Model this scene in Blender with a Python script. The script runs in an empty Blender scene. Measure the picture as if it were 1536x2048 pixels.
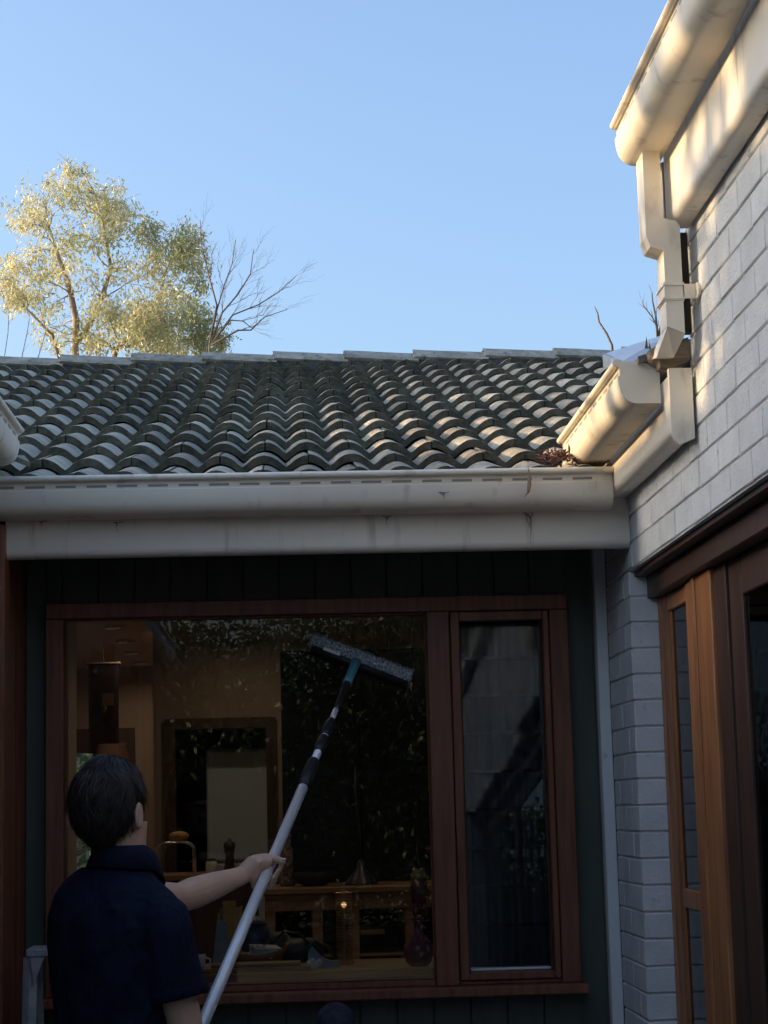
import bpy, bmesh, math, random
from mathutils import Vector, Matrix, Euler
import numpy as np
random.seed(7)
scene = bpy.context.scene
col = scene.collection
V = Vector
rad = math.radians

# ------------------------------------------------------------------ camera
FPX = 3859.68
YAW, PITCH, ROLL = 0.0507113, 0.1516347, -0.0253786
CAM = V((0, 0, 1.6))
fw = V((math.sin(YAW)*math.cos(PITCH), math.cos(YAW)*math.cos(PITCH), math.sin(PITCH)))
rt = V((math.cos(YAW), -math.sin(YAW), 0)); up = rt.cross(fw)
cr, sr = math.cos(ROLL), math.sin(ROLL)
rt, up = cr*rt + sr*up, -sr*rt + cr*up
cam = bpy.data.cameras.new('camera'); camo = bpy.data.objects.new('camera', cam); col.objects.link(camo)
m = Matrix((rt, up, -fw)).transposed().to_4x4(); m.translation = CAM
camo.matrix_world = m
cam.sensor_fit = 'VERTICAL'; cam.sensor_height = 36; cam.sensor_width = 27
cam.lens = FPX/2048*36; cam.clip_end = 1000; cam.clip_start = 0.05
scene.camera = camo

# ------------------------------------------------------------------ sky and sun
SUN_AZ, SUN_EL = rad(88.0), rad(15.5)     # azimuth to the left of +Y
w = bpy.data.worlds.new('World'); scene.world = w; w.use_nodes = True
nt = w.node_tree; bg = nt.nodes['Background']
sky = nt.nodes.new('ShaderNodeTexSky'); sky.sky_type = 'NISHITA'; sky.sun_disc = False
sky.sun_elevation = SUN_EL; sky.sun_rotation = -SUN_AZ
sky.air_density = 1.0; sky.dust_density = 5.0; sky.ozone_density = 3.0
nt.links.new(sky.outputs[0], bg.inputs[0]); bg.inputs[1].default_value = 0.14
sl = bpy.data.lights.new('sun', 'SUN'); sl.energy = 2.1; sl.angle = rad(0.5); sl.color = (1.0, .70, .38)
so = bpy.data.objects.new('sun', sl); col.objects.link(so); so.location = (-20, 5, 15)
sdir = V((-math.sin(SUN_AZ)*math.cos(SUN_EL), math.cos(SUN_AZ)*math.cos(SUN_EL), math.sin(SUN_EL)))
so.rotation_euler = (-sdir).to_track_quat('-Z', 'Y').to_euler()
vs = scene.view_settings; vs.view_transform = 'Standard'; vs.look = 'None'; vs.exposure = 1.58; vs.gamma = 1
vs.use_curve_mapping = False

# ------------------------------------------------------------------ materials
def mat(name, c1, c2=None, rough=.7, metal=0, scale=6, stretch=(1, 1, 1), bump=0, bscale=60, rnd=0, c3=None, c3scale=20, c3lo=.6, c3hi=.7, detail=5, spec=.5, ramp=(.35, .65), c3str=None):
    M = bpy.data.materials.new(name); M.use_nodes = True
    N = M.node_tree.nodes; L = M.node_tree.links
    b = N['Principled BSDF']; b.inputs['Roughness'].default_value = rough; b.inputs['Metallic'].default_value = metal
    b.inputs['Specular IOR Level'].default_value = spec
    c2 = c2 or c1
    g = N.new('ShaderNodeNewGeometry'); mp = N.new('ShaderNodeMapping'); mp.inputs['Scale'].default_value = stretch
    L.new(g.outputs['Position'], mp.inputs[0])
    n = N.new('ShaderNodeTexNoise'); n.inputs['Scale'].default_value = scale; n.inputs['Detail'].default_value = detail
    L.new(mp.outputs[0], n.inputs['Vector'])
    r = N.new('ShaderNodeValToRGB'); r.color_ramp.elements[0].position = ramp[0]; r.color_ramp.elements[1].position = ramp[1]
    r.color_ramp.elements[0].color = (*c1, 1); r.color_ramp.elements[1].color = (*c2, 1)
    L.new(n.outputs['Fac'], r.inputs[0]); out = r.outputs[0]
    if c3:
        n3 = N.new('ShaderNodeTexNoise'); n3.inputs['Scale'].default_value = c3scale; n3.inputs['Detail'].default_value = 6
        if c3str:
            mp3 = N.new('ShaderNodeMapping'); mp3.inputs['Scale'].default_value = c3str; L.new(g.outputs['Position'], mp3.inputs[0]); L.new(mp3.outputs[0], n3.inputs['Vector'])
        else: L.new(mp.outputs[0], n3.inputs['Vector'])
        mr = N.new('ShaderNodeMapRange'); mr.inputs[1].default_value = c3lo; mr.inputs[2].default_value = c3hi
        L.new(n3.outputs['Fac'], mr.inputs[0])
        mx = N.new('ShaderNodeMix'); mx.data_type = 'RGBA'
        L.new(mr.outputs[0], mx.inputs[0]); L.new(out, mx.inputs[6]); mx.inputs[7].default_value = (*c3, 1); out = mx.outputs[2]
    if rnd:
        oi = N.new('ShaderNodeObjectInfo'); mr = N.new('ShaderNodeMapRange')
        mr.inputs[3].default_value = 1-rnd; mr.inputs[4].default_value = 1+rnd
        L.new(oi.outputs['Random'], mr.inputs[0])
        hs = N.new('ShaderNodeHueSaturation'); L.new(mr.outputs[0], hs.inputs['Value']); L.new(out, hs.inputs['Color']); out = hs.outputs[0]
    L.new(out, b.inputs['Base Color'])
    if bump:
        nb = N.new('ShaderNodeTexNoise'); nb.inputs['Scale'].default_value = bscale; nb.inputs['Detail'].default_value = 4
        L.new(mp.outputs[0], nb.inputs['Vector'])
        bm_ = N.new('ShaderNodeBump'); bm_.inputs['Strength'].default_value = bump; bm_.inputs['Distance'].default_value = .01
        L.new(nb.outputs['Fac'], bm_.inputs['Height']); L.new(bm_.outputs[0], b.inputs['Normal'])
    return M
def glass_mat(name, tint=(.82, .86, .86), ior=1.5, rough=0.0):
    M = bpy.data.materials.new(name); M.use_nodes = True; N = M.node_tree.nodes; L = M.node_tree.links
    N.remove(N['Principled BSDF']); o = N['Material Output']
    t = N.new('ShaderNodeBsdfTransparent'); t.inputs[0].default_value = (*tint, 1)
    gl = N.new('ShaderNodeBsdfGlossy'); gl.inputs['Roughness'].default_value = rough
    fr = N.new('ShaderNodeFresnel'); fr.inputs[0].default_value = ior
    mx = N.new('ShaderNodeMixShader'); L.new(fr.outputs[0], mx.inputs[0]); L.new(t.outputs[0], mx.inputs[1]); L.new(gl.outputs[0], mx.inputs[2])
    L.new(mx.outputs[0], o.inputs[0]); return M
def leaf_mat(name, c1, c2, tr=.4, rough=.5, scale=1.2):
    M = bpy.data.materials.new(name); M.use_nodes = True; N = M.node_tree.nodes; L = M.node_tree.links
    N.remove(N['Principled BSDF']); o = N['Material Output']
    g = N.new('ShaderNodeNewGeometry'); n = N.new('ShaderNodeTexNoise'); n.inputs['Scale'].default_value = scale; n.inputs['Detail'].default_value = 6
    L.new(g.outputs['Position'], n.inputs['Vector'])
    r = N.new('ShaderNodeValToRGB'); r.color_ramp.elements[0].position = .35; r.color_ramp.elements[1].position = .65
    r.color_ramp.elements[0].color = (*c1, 1); r.color_ramp.elements[1].color = (*c2, 1); L.new(n.outputs['Fac'], r.inputs[0])
    d = N.new('ShaderNodeBsdfDiffuse'); t = N.new('ShaderNodeBsdfTranslucent'); L.new(r.outputs[0], d.inputs[0]); L.new(r.outputs[0], t.inputs[0])
    mx = N.new('ShaderNodeMixShader'); mx.inputs[0].default_value = tr; L.new(d.outputs[0], mx.inputs[1]); L.new(t.outputs[0], mx.inputs[2])
    gl = N.new('ShaderNodeBsdfGlossy'); gl.inputs['Roughness'].default_value = rough
    m2 = N.new('ShaderNodeMixShader'); m2.inputs[0].default_value = .06; L.new(mx.outputs[0], m2.inputs[1]); L.new(gl.outputs[0], m2.inputs[2])
    L.new(m2.outputs[0], o.inputs[0]); return M
def emit_mat(name, c, s):
    M = bpy.data.materials.new(name); M.use_nodes = True; b = M.node_tree.nodes['Principled BSDF']
    b.inputs['Emission Color'].default_value = (*c, 1); b.inputs['Emission Strength'].default_value = s; return M

BRICK = mat('painted_brick', (.66, .67, .66), (.75, .755, .74), .75, scale=9, bump=.35, bscale=110, rnd=.05, c3=(.46, .46, .43), c3scale=34, c3lo=.62, c3hi=.8)
MORTAR = mat('painted_mortar', (.58, .58, .56), (.68, .68, .66), .85, scale=12, bump=.9, bscale=70)
CREAM = mat('cream_paint', (.78, .71, .58), (.84, .77, .64), .5, scale=3, stretch=(1, 1, .5), bump=.06, bscale=9, c3=(.40, .345, .26), c3scale=14, c3lo=.58, c3hi=.80, c3str=(1, 1, .35))
CREAMF = mat('cream_fascia', (.76, .70, .60), (.82, .76, .66), .55, scale=2.5, bump=.05, bscale=8, c3=(.44, .40, .33), c3scale=22, c3lo=.60, c3hi=.80, c3str=(1, 1, .12))
SLOT = mat('slot_dark', (.28, .26, .215), rough=.8)
TILE = mat('weathered_tile', (.27, .24, .18), (.43, .39, .30), .85, scale=11, bump=.5, bscale=90, rnd=.40, c3=(.50, .45, .37), c3scale=26, c3lo=.58, c3hi=.76)
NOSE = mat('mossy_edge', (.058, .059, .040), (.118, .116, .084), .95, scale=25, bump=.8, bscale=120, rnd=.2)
RIDGE = mat('ridge_cap', (.24, .24, .20), (.42, .41, .35), .9, scale=14, bump=.6, bscale=60, rnd=.12, c3=(.09, .09, .08), c3scale=30, c3lo=.6, c3hi=.75)
BED = mat('ridge_bedding', (.045, .043, .045), (.085, .082, .082), .95, scale=16, bump=.8, bscale=60)
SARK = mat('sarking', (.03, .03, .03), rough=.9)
GREEN = mat('green_paint', (.058, .072, .052), (.076, .092, .068), .55, scale=5, stretch=(3, 3, .4), bump=.08, bscale=40, rnd=.08)
REDWOOD = mat('stained_timber', (.145, .047, .022), (.245, .088, .040), .45, scale=9, stretch=(5, 5, .35), bump=.12, bscale=30, rnd=.08)
ORANGEWOOD = mat('oiled_timber', (.30, .115, .042), (.46, .20, .082), .45, scale=9, stretch=(6, 6, .35), bump=.14, bscale=30, rnd=.08)
DARKWOOD = mat('dark_timber', (.055, .028, .019), (.092, .046, .031), .5, scale=8, stretch=(5, 5, .4), bump=.1, bscale=30)
BENCHWOOD = mat('bench_timber', (.26, .14, .065), (.40, .235, .115), .4, scale=8, stretch=(.4, 5, 5), bump=.08, bscale=30)
GLASS = glass_mat('window_glass'); LOUVG = glass_mat('louvre_glass', (.70, .74, .76), 1.5, .01); GREYG = glass_mat('tinted_glass', (.62, .66, .70), 1.5)
TAN = mat('tan_plaster', (.33, .24, .18), (.37, .27, .205), .8, scale=2)
CEILM = mat('timber_ceiling', (.46, .31, .22), (.52, .36, .26), .6, scale=3, stretch=(6, .4, 1))
FLOORM = mat('floor_boards', (.25, .13, .06), (.33, .18, .09), .4, scale=4, stretch=(6, .5, 1))
WHITE = mat('white_paint', (.70, .71, .70), (.76, .76, .75), .6, scale=8, c3=(.5, .48, .44), c3scale=25, c3lo=.65, c3hi=.8)
BLACK = mat('black_plastic', (.012, .012, .014), (.02, .02, .023), .5, scale=20, bump=.05)
BLACKGL = mat('black_gloss', (.008, .009, .011), rough=.25)
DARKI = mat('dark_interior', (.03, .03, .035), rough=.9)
SILVER = mat('brushed_aluminium', (.86, .88, .90), (.91, .92, .93), .28, metal=.25, scale=30, stretch=(1, 1, 1))
CHROME = mat('chrome', (.8, .78, .74), rough=.15, metal=1)
TEAL = mat('teal_plastic', (.07, .26, .30), (.08, .30, .34), .45)
FLUFF = mat('microfibre', (.22, .25, .28), (.66, .70, .74), .95, scale=130, ramp=(.40, .60))
SKIN = mat('skin', (.70, .435, .295), (.77, .50, .35), .5, scale=14, bump=.08, bscale=160, spec=.35)
NAVY = mat('navy_cotton', (.010, .0125, .028), (.017, .021, .044), .9, scale=12, bump=.3, bscale=420, spec=.15)
HAIR = mat('dark_hair', (.026, .017, .013), (.055, .038, .029), .45, scale=40, spec=.4)
TROUSER = mat('dark_trouser', (.02, .02, .022), (.03, .03, .033), .9, scale=10, bump=.2, bscale=200)
SHOE = mat('shoe_leather', (.02, .018, .016), rough=.5)
NAIL = mat('fingernail', (.62, .45, .38), rough=.35)
BARK = mat('gum_bark', (.22, .165, .12), (.42, .34, .27), .9, scale=5, stretch=(1, 1, .3), bump=.3, bscale=20)
TWIG = mat('bare_twig', (.10, .08, .065), (.18, .145, .12), .9, scale=6)
GUML = leaf_mat('gum_leaf', (.34, .37, .17), (.66, .61, .36), .45)
TREEL = leaf_mat('tree_leaf', (.035, .06, .018), (.09, .12, .035), .35)
HEDGEL = leaf_mat('hedge_leaf', (.06, .11, .02), (.16, .22, .05), .4)
GROUNDM = mat('soil_and_grass', (.16, .145, .08), (.26, .22, .13), .95, scale=1.4, bump=.4, bscale=8)
PAVEM = mat('concrete_paving', (.38, .37, .345), (.47, .455, .43), .9, scale=5, bump=.2, bscale=40)
WINGWALL = mat('render_wall', (.45, .42, .37), (.50, .47, .42), .8, scale=4)
ROOFFAR = mat('roof_far', (.14, .135, .12), (.22, .215, .2), .9, scale=9, bump=.4, bscale=30)
LEAFLIT = mat('leaf_litter', (.065, .022, .022), (.16, .075, .055), .8, scale=60)
DEADLEAF = mat('dead_leaf', (.20, .14, .10), (.30, .22, .16), .8, scale=30)
WEATHERED = mat('weathered_timber', (.20, .155, .115), (.30, .245, .19), .9, scale=14, stretch=(.6, 2, 4), bump=.6, bscale=50)
ACRYL = mat('skylight_acrylic', (.40, .44, .49), (.46, .50, .55), .25, scale=4)
ZINC = mat('zinc', (.55, .57, .58), (.66, .68, .69), .45, metal=.6, scale=12)

# ------------------------------------------------------------------ mesh helpers
WL = {}
class MB:
    def __init__(s): s.v = []; s.f = []; s.m = []
    def add(s, vs, fs, mi=0):
        o = len(s.v); s.v += [V(p) for p in vs]
        s.f += [tuple(i+o for i in f) for f in fs]; s.m += [mi]*len(fs); return s
    def box(s, a, b, mi=0):
        (x0, y0, z0), (x1, y1, z1) = a, b
        x0, x1 = min(x0, x1), max(x0, x1); y0, y1 = min(y0, y1), max(y0, y1); z0, z1 = min(z0, z1), max(z0, z1)
        return s.add([(x0,y0,z0),(x1,y0,z0),(x1,y1,z0),(x0,y1,z0),(x0,y0,z1),(x1,y0,z1),(x1,y1,z1),(x0,y1,z1)],
              [(0,3,2,1),(4,5,6,7),(0,1,5,4),(1,2,6,5),(2,3,7,6),(3,0,4,7)], mi)
    def cbox(s, a, b, ch=.003, mi=0):            # chamfered box
        bm = bmesh.new(); bmesh.ops.create_cube(bm, size=1)
        for v in bm.verts: v.co = V([(a[i]+b[i])/2 + v.co[i]*(b[i]-a[i]) for i in range(3)])
        bmesh.ops.bevel(bm, geom=bm.edges[:], offset=ch, segments=1, affect='EDGES')
        bm.verts.index_update()
        s.add([v.co.copy() for v in bm.verts], [tuple(v.index for v in f.verts) for f in bm.faces], mi); bm.free(); return s
    def prism(s, poly, axis, a, b, mi=0):        # closed polygon extruded along an axis; poly given in the other two axes
        n = len(poly)
        def P(p, t):
            q = list(p); q.insert(axis, t); return q
        return s.add([P(p, a) for p in poly]+[P(p, b) for p in poly],
              [(i, (i+1) % n, n+(i+1) % n, n+i) for i in range(n)]+[tuple(range(n))[::-1], tuple(range(n, 2*n))], mi)
    def tube(s, pts, r, seg=8, caps=True, ell=None, upv=None, mi=0):
        pts = [V(p) for p in pts]; n = len(pts)
        if not hasattr(r, '__len__'): r = [r]*n
        vs = []; prev = None
        for i, p in enumerate(pts):
            t = (pts[min(i+1, n-1)]-pts[max(i-1, 0)]).normalized()
            ref = V(upv) if upv else (prev if prev else (V((0, 0, 1)) if abs(t.z) < .9 else V((1, 0, 0))))
            a = (ref - t*ref.dot(t)).normalized(); b = t.cross(a); prev = a
            ra, rb = (r[i] if hasattr(r[i], '__len__') else (r[i], r[i]*(ell or 1)))
            for k in range(seg):
                an = 2*math.pi*k/seg; vs.append(p + a*ra*math.cos(an) + b*rb*math.sin(an))
        fs = [(i*seg+k, i*seg+(k+1) % seg, (i+1)*seg+(k+1) % seg, (i+1)*seg+k) for i in range(n-1) for k in range(seg)]
        if caps: fs += [tuple(range(seg))[::-1], tuple(range((n-1)*seg, n*seg))]
        return s.add(vs, fs, mi)
    def lathe(s, c, prof, seg=20, mi=0):          # prof: (radius, z)
        return s.tube([V(c)+V((0, 0, z)) for _, z in prof], [r for r, _ in prof], seg, mi=mi, upv=(1, 0, 0))
    def rings(s, R, seg=24, mi=0):                # rings: list of (centre, axis_a, axis_b)
        vs = []
        for c, a, b in R:
            for k in range(seg):
                an = 2*math.pi*k/seg; vs.append(V(c)+V(a)*math.cos(an)+V(b)*math.sin(an))
        n = len(R)
        fs = [(i*seg+k, i*seg+(k+1) % seg, (i+1)*seg+(k+1) % seg, (i+1)*seg+k) for i in range(n-1) for k in range(seg)]
        fs += [tuple(range(seg))[::-1], tuple(range((n-1)*seg, n*seg))]
        return s.add(vs, fs, mi)
    def ball(s, c, r, seg=16, mi=0):
        r = r if hasattr(r, '__len__') else (r, r, r); h = seg//2
        R = [(V(c)+V((0, 0, -r[2]*math.cos(math.pi*i/h))), (max(r[0]*math.sin(math.pi*i/h), 1e-4), 0, 0), (0, max(r[1]*math.sin(math.pi*i/h), 1e-4), 0)) for i in range(h+1)]
        return s.rings(R, seg, mi)
    def xf(s, M): s.v = [M @ p for p in s.v]; return s
    def mesh(s, name, mats, smooth=False, centre=True):
        me = bpy.data.meshes.new(name)
        mn = V([min(p[i] for p in s.v) for i in range(3)]); mx = V([max(p[i] for p in s.v) for i in range(3)])
        c = V(((mn.x+mx.x)/2, (mn.y+mx.y)/2, mn.z)) if centre else V((0, 0, 0))
        me.from_pydata([tuple(p-c) for p in s.v], [], s.f)
        for M in (mats if isinstance(mats, (list, tuple)) else [mats]): me.materials.append(M)
        me.polygons.foreach_set('material_index', s.m)
        if smooth: me.polygons.foreach_set('use_smooth', [True]*len(s.f))
        bm = bmesh.new(); bm.from_mesh(me); bmesh.ops.recalc_face_normals(bm, faces=bm.faces[:]); bm.to_mesh(me); bm.free()
        me.update(); return me, c
    def build(s, name, mats, parent=None, smooth=False, angle=None):
        me, c = s.mesh(name, mats, smooth or angle is not None)
        if angle is not None:
            bm = bmesh.new(); bm.from_mesh(me)
            for e in bm.edges:
                if len(e.link_faces) == 2 and e.calc_face_angle(0) > rad(angle): e.smooth = False
            bm.to_mesh(me); bm.free()
        return link(name, me, c, parent)
def link(name, data, loc, parent=None, rot=None):
    o = bpy.data.objects.new(name, data); col.objects.link(o); loc = V(loc); WL[o.name] = loc
    o.location = loc - WL[parent.name] if parent else loc
    if parent: o.parent = parent
    if rot: o.rotation_euler = rot
    return o
def tag(o, label=None, cat=None, group=None, kind=None):
    if label: o['label'] = label
    if cat: o['category'] = cat
    if group: o['group'] = group
    if kind: o['kind'] = kind
    return o
def thing(name, loc, label, cat, group=None): return tag(link(name, None, loc), label, cat, group)
def fuse(mb, name, mats, parent, voxel=.006, smooth=6, noise=0, nscale=.1):
    me, c = mb.mesh(name, mats); t = bpy.data.objects.new('tmp', me); col.objects.link(t)
    r = t.modifiers.new('r', 'REMESH'); r.mode = 'VOXEL'; r.voxel_size = voxel; r.use_smooth_shade = True
    if smooth:
        q = t.modifiers.new('s', 'SMOOTH'); q.iterations = smooth; q.factor = .5
    if noise:
        tx = bpy.data.textures.new('cl', 'CLOUDS'); tx.noise_scale = nscale; tx.noise_depth = 2
        d = t.modifiers.new('d', 'DISPLACE'); d.texture = tx; d.strength = noise; d.mid_level = .5; d.texture_coords = 'LOCAL'
    dg = bpy.context.evaluated_depsgraph_get(); dg.update()
    nm = bpy.data.meshes.new_from_object(t.evaluated_get(dg)); nm.name = name
    bpy.data.objects.remove(t); bpy.data.meshes.remove(me)
    nm.materials.clear()
    for M in (mats if isinstance(mats, (list, tuple)) else [mats]): nm.materials.append(M)
    nm.polygons.foreach_set('material_index', [0]*len(nm.polygons))
    return link(name, nm, c, parent)
def arc(cx, cy, r, a0, a1, n): return [(cx+r*math.cos(rad(a0+(a1-a0)*i/n)), cy+r*math.sin(rad(a0+(a1-a0)*i/n))) for i in range(n+1)]

# ------------------------------------------------------------------ ground
tag(MB().add([(-250,-250,0),(250,-250,0),(250,250,0),(-250,250,0)], [(0,1,2,3)]).build('ground', GROUNDM), kind='structure')
tag(MB().box((-.9,-4,.004),(1.12,6.84,.03)).build('courtyard_paving', PAVEM), kind='structure')

# ================================================================== CENTRAL WING
house = thing('house_wing', (0.1, 8, 0), 'low wing with grey-brown curved roof tiles and a wide timber window under its eave', 'house')
Y0, Z0, G, PA = 6.15, 2.689, .355, rad(17.5)
HR = .040
def roofz(y): return Z0-HR + (y-Y0)*math.tan(PA)
# sarking under the tiles (front and back slope)
YR = 10.70
rm = MB(); zr = roofz(YR)-.05
rm.add([(-6,6.22,roofz(6.22)-.045),(3.4,6.22,roofz(6.22)-.045),(3.4,YR,zr),(-6,YR,zr),(-6,15.4,roofz(6.22)-.045),(3.4,15.4,roofz(6.22)-.045)], [(0,1,2,3),(3,2,5,4)])
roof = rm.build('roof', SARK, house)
def tile_mesh(seed):
    rn = random.Random(seed); b = MB(); us = []
    for k in range(-12, 13): us.append(k*.15/12)
    us[0] += .002; us[-1] -= .002
    def prof(u):
        d = abs(((u+.075) % .15)-.075)
        return HR*max(0, 1-(d/.069)**2)**.92 if d < .069 else 0
    vsn = [0, .012, .42]; T = .028
    rows = []
    for v in vsn:
        rows.append([V((u, v, prof(u)*(1 if v else .985)+rn.uniform(-.0006, .0006))) for u in us])
    n = len(us)
    vs = sum(rows, [])+[p+V((0, 0, -T)) for p in rows[0]]+[p+V((0, 0, -T)) for p in rows[2]]
    fs = []; ms = []
    for r in range(2):
        for i in range(n-1): fs.append((r*n+i, r*n+i+1, (r+1)*n+i+1, (r+1)*n+i))
    k = len(fs)
    b.add(vs, fs, 0)
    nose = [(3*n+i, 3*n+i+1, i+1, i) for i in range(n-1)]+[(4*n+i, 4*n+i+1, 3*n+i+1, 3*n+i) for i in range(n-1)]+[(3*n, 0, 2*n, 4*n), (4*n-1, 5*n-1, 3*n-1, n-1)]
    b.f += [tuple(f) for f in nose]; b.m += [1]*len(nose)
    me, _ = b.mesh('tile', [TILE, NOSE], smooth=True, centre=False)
    bm = bmesh.new(); bm.from_mesh(me)
    for e in bm.edges:
        if len(e.link_faces) == 2 and e.calc_face_angle(0) > rad(38): e.smooth = False
    bm.to_mesh(me); bm.free(); return me
TM = [tile_mesh(i) for i in range(4)]
tp = PA - math.asin(.031/G)
for k in range(14):
    y = Y0 + k*G*math.cos(PA); z = roofz(y)
    x = -2.08 + (.15 if k % 2 else 0) + .055
    x0 = -1.05-(y-6.2)*.16-.35
    while x < 2.35:
        if x > x0:
            jit = .0022 if k else .004
            link('tile', random.choice(TM), (x+random.uniform(-.001,.001), y+random.uniform(-.005,.005), z+random.uniform(-jit,jit)), roof,
                 (tp+random.uniform(-.006,.006), random.uniform(-.008,.008), random.uniform(-.010,.010)))
        x += .30
# a slipped, broken piece of tile by the valley on the left
bt = MB(); bt.add([(-.96,6.33,2.74),(-.90,6.30,2.775),(-.84,6.28,2.748),(-.88,6.44,2.80),(-.95,6.46,2.79),
                   (-.96,6.33,2.722),(-.90,6.30,2.757),(-.84,6.28,2.73),(-.88,6.44,2.785),(-.95,6.46,2.775)],
                  [(0,1,3,4),(1,2,3),(5,6,1,0),(6,7,2,1),(7,8,3,2),(9,8,6,5),(8,7,6),(9,5,0,4),(8,9,4,3)])
bt.build('broken_tile', [TILE], roof)
# ridge: bedding and caps
bd = MB(); nb = 60; pts = []
for i in range(nb+1):
    xx = -2.1+i*4.6/nb
    pts.append([(xx, YR-.125+random.uniform(-.008,.008), 4.03+random.uniform(-.008,.006)), (xx, YR-.095, 4.105), (xx, YR+.095, 4.105), (xx, YR+.13, 4.02)])
vs_ = sum(pts, []); fs_ = [(i*4+j, (i+1)*4+j, (i+1)*4+j+1, i*4+j+1) for i in range(nb) for j in range(3)]
bd.add(vs_, fs_).build('ridge_bedding', BED, roof)
def cap_mesh(seed):
    rn = random.Random(seed); b = MB()
    pr = [(-.118,.0),(-.105,.020),(-.055,.054),(-.022,.062),(.022,.062),(.055,.054),(.105,.020),(.118,.0)]
    inn = [(y*.84, z-.014) for y, z in pr[::-1]]
    n = len(pr)+len(inn); st = [0,.02,.14,.28,.42]
    vs = []
    for sx in st:
        lift = .024*(1-sx/.42)
        for (y, z) in pr+inn: vs.append((sx+rn.uniform(-.0015,.0015)+(rn.uniform(-.005,.004) if sx == 0 else 0), y+rn.uniform(-.0015,.0015), z+lift+rn.uniform(-.0015,.0015)))
    fs = [(r*n+i, r*n+(i+1) % n, (r+1)*n+(i+1) % n, (r+1)*n+i) for r in range(len(st)-1) for i in range(n)]
    h = len(pr)
    fs += [(i, n-1-i, n-2-i, i+1) for i in range(h-1)]
    b.add(vs, fs)
    return b.mesh('ridge_cap', [RIDGE], centre=False)[0]
CM = [cap_mesh(i) for i in range(3)]
for i in range(11):
    link('ridge_cap', CM[i % 3], (-2.054+i*.398, YR, 4.080+random.uniform(-.003,.003)), roof, (0, random.uniform(-.006,.006), random.uniform(-.008,.008)))

# fascia, gutter
def fascia_poly(o, zt, zb, d=.022, r=.02):   # o: outer face coordinate, outward is negative; returns (out, z)
    return [(o+d, zt), (o, zt), (o, zb+r)] + arc(o+r, zb+r, r, 180, 270, 5)[1:] + [(o+d+.02, zb)]
MB().prism(fascia_poly(6.26, 2.66, 2.427, r=.026), 0, -.915, 1.128).build('fascia', CREAMF, house, angle=50)
def gutter_poly(s=1.0, hgt=.128):
    # (out, z) with out measured outward from the fascia, z from the gutter bottom
    o = [(.004,0),(.070,0)] + arc(.070,.048,.048,-90,-8,7)[1:] + [(.122,.062),(.1225,.078),(.1165,.080),(.1165,.103)] + arc(.1255,hgt-.012,.0105,-120,150,9)
    inn = [(.113,hgt-.008),(.1125,.078),(.118,.075),(.1175,.062)] + arc(.070,.048,.044,-8,-90,5) + [(.004,.004)]
    return [(a*s, b) for a, b in o+inn]
def gutter(name, parent, P, axis, a, b, mats=None, slots=True):
    """P(out,z)->the two coordinates other than axis"""
    poly = [P(o, z) for o, z in gutter_poly()]
    g = MB().prism(poly, axis, a, b).build(name, CREAM, parent, angle=45)
    if slots:
        n = int(abs(b-a)/.098)
        sm = None
        for i in range(n):
            t = min(a, b)+.055+i*.098
            q = [P(.1160,.0865), P(.1172,.0865), P(.1172,.0945), P(.1160,.0945)]
            MB().prism(q, axis, t-.032, t+.032).build('overflow_slot', SLOT, g)
    return g
def capplate(P, axis, t0, t1):
    op = [(.004,0),(.070,0)] + arc(.070,.048,.048,-90,-8,7)[1:] + [(.122,.062),(.1225,.078),(.1165,.080),(.1165,.103),(.128,.108),(.136,.116),(.131,.127),(.118,.126),(.09,.118),(.004,.112)]
    return MB().prism([P(o, z) for o, z in op], axis, t0, t1)
fgut = gutter('gutter', house, lambda o, z: (6.256-o, 2.548+z), 0, -1.35, 1.056)
capplate(lambda o, z: (6.256-o, 2.548+z), 0, 1.0562, 1.0585).build('end_cap', CREAM, fgut)
DIRT = mat('cobweb_dirt', (.10, .085, .07), (.18, .16, .13), .9, scale=50)
rn = random.Random(19)
for (cx_, zt_, ln_) in ((.325,2.545,.045), (.800,2.545,.135), (.505,2.600,.028), (-.555,2.540,.035), (-.80,2.548,.02)):
    for k in range(5):
        a = V((cx_+rn.uniform(-.02,.02), 6.259 if zt_ < 2.56 else 6.131, zt_)); n_ = 5; L_ = ln_*(1 if k == 0 else rn.uniform(.15,.55))
        MB().tube([a+V((rn.uniform(-.003,.003)+(cx_-a.x)*min(1,j/2), -.0006, -L_*j/n_)) for j in range(n_+1)], [.0011*(1-.7*j/n_) for j in range(n_+1)], 4).build('cobweb', DIRT, house)
# soffit lining, window wall
MB().box((-.93,6.285,2.50),(1.12,6.87,2.515)).build('soffit', DARKWOOD, house)
wall = MB()
for a, b in (((-3.2,6.878,0),(-.80,6.95,2.72)), ((.97,6.878,0),(1.36,6.95,2.72)), ((-.80,6.878,0),(.97,6.95,.94)), ((-.80,6.878,2.31),(.97,6.95,2.72))): wall.box(a, b)
wl = wall.build('window_wall', TAN, house)
x = -.93; i = 0
while x < 1.085:
    x1 = min(x+.128, 1.086)
    if x < -.86 or x1 > .995:
        xa, xb = (x, min(x1, -.857)) if x < -.86 else (max(x, .992), x1)
        MB().cbox((xa+.001,6.852,.03),(xb-.002,6.877,2.498), .003).build('board', GREEN, wl)
        if x < -.86 and x1 > -.857:
            for za, zb in ((.03,.948),(2.338,2.498)): MB().cbox((-.855,6.852,za),(x1-.002,6.877,zb), .003).build('board', GREEN, wl)
        if x1 > .995 and x < .992:
            for za, zb in ((.03,.948),(2.338,2.498)): MB().cbox((x+.001,6.852,za),(.989,6.877,zb), .003).build('board', GREEN, wl)
    else:
        for za, zb in ((.03,.948),(2.338,2.498)): MB().cbox((x+.001,6.852,za),(x1-.002,6.877,zb), .003).build('board', GREEN, wl)
    x += .128
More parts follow.
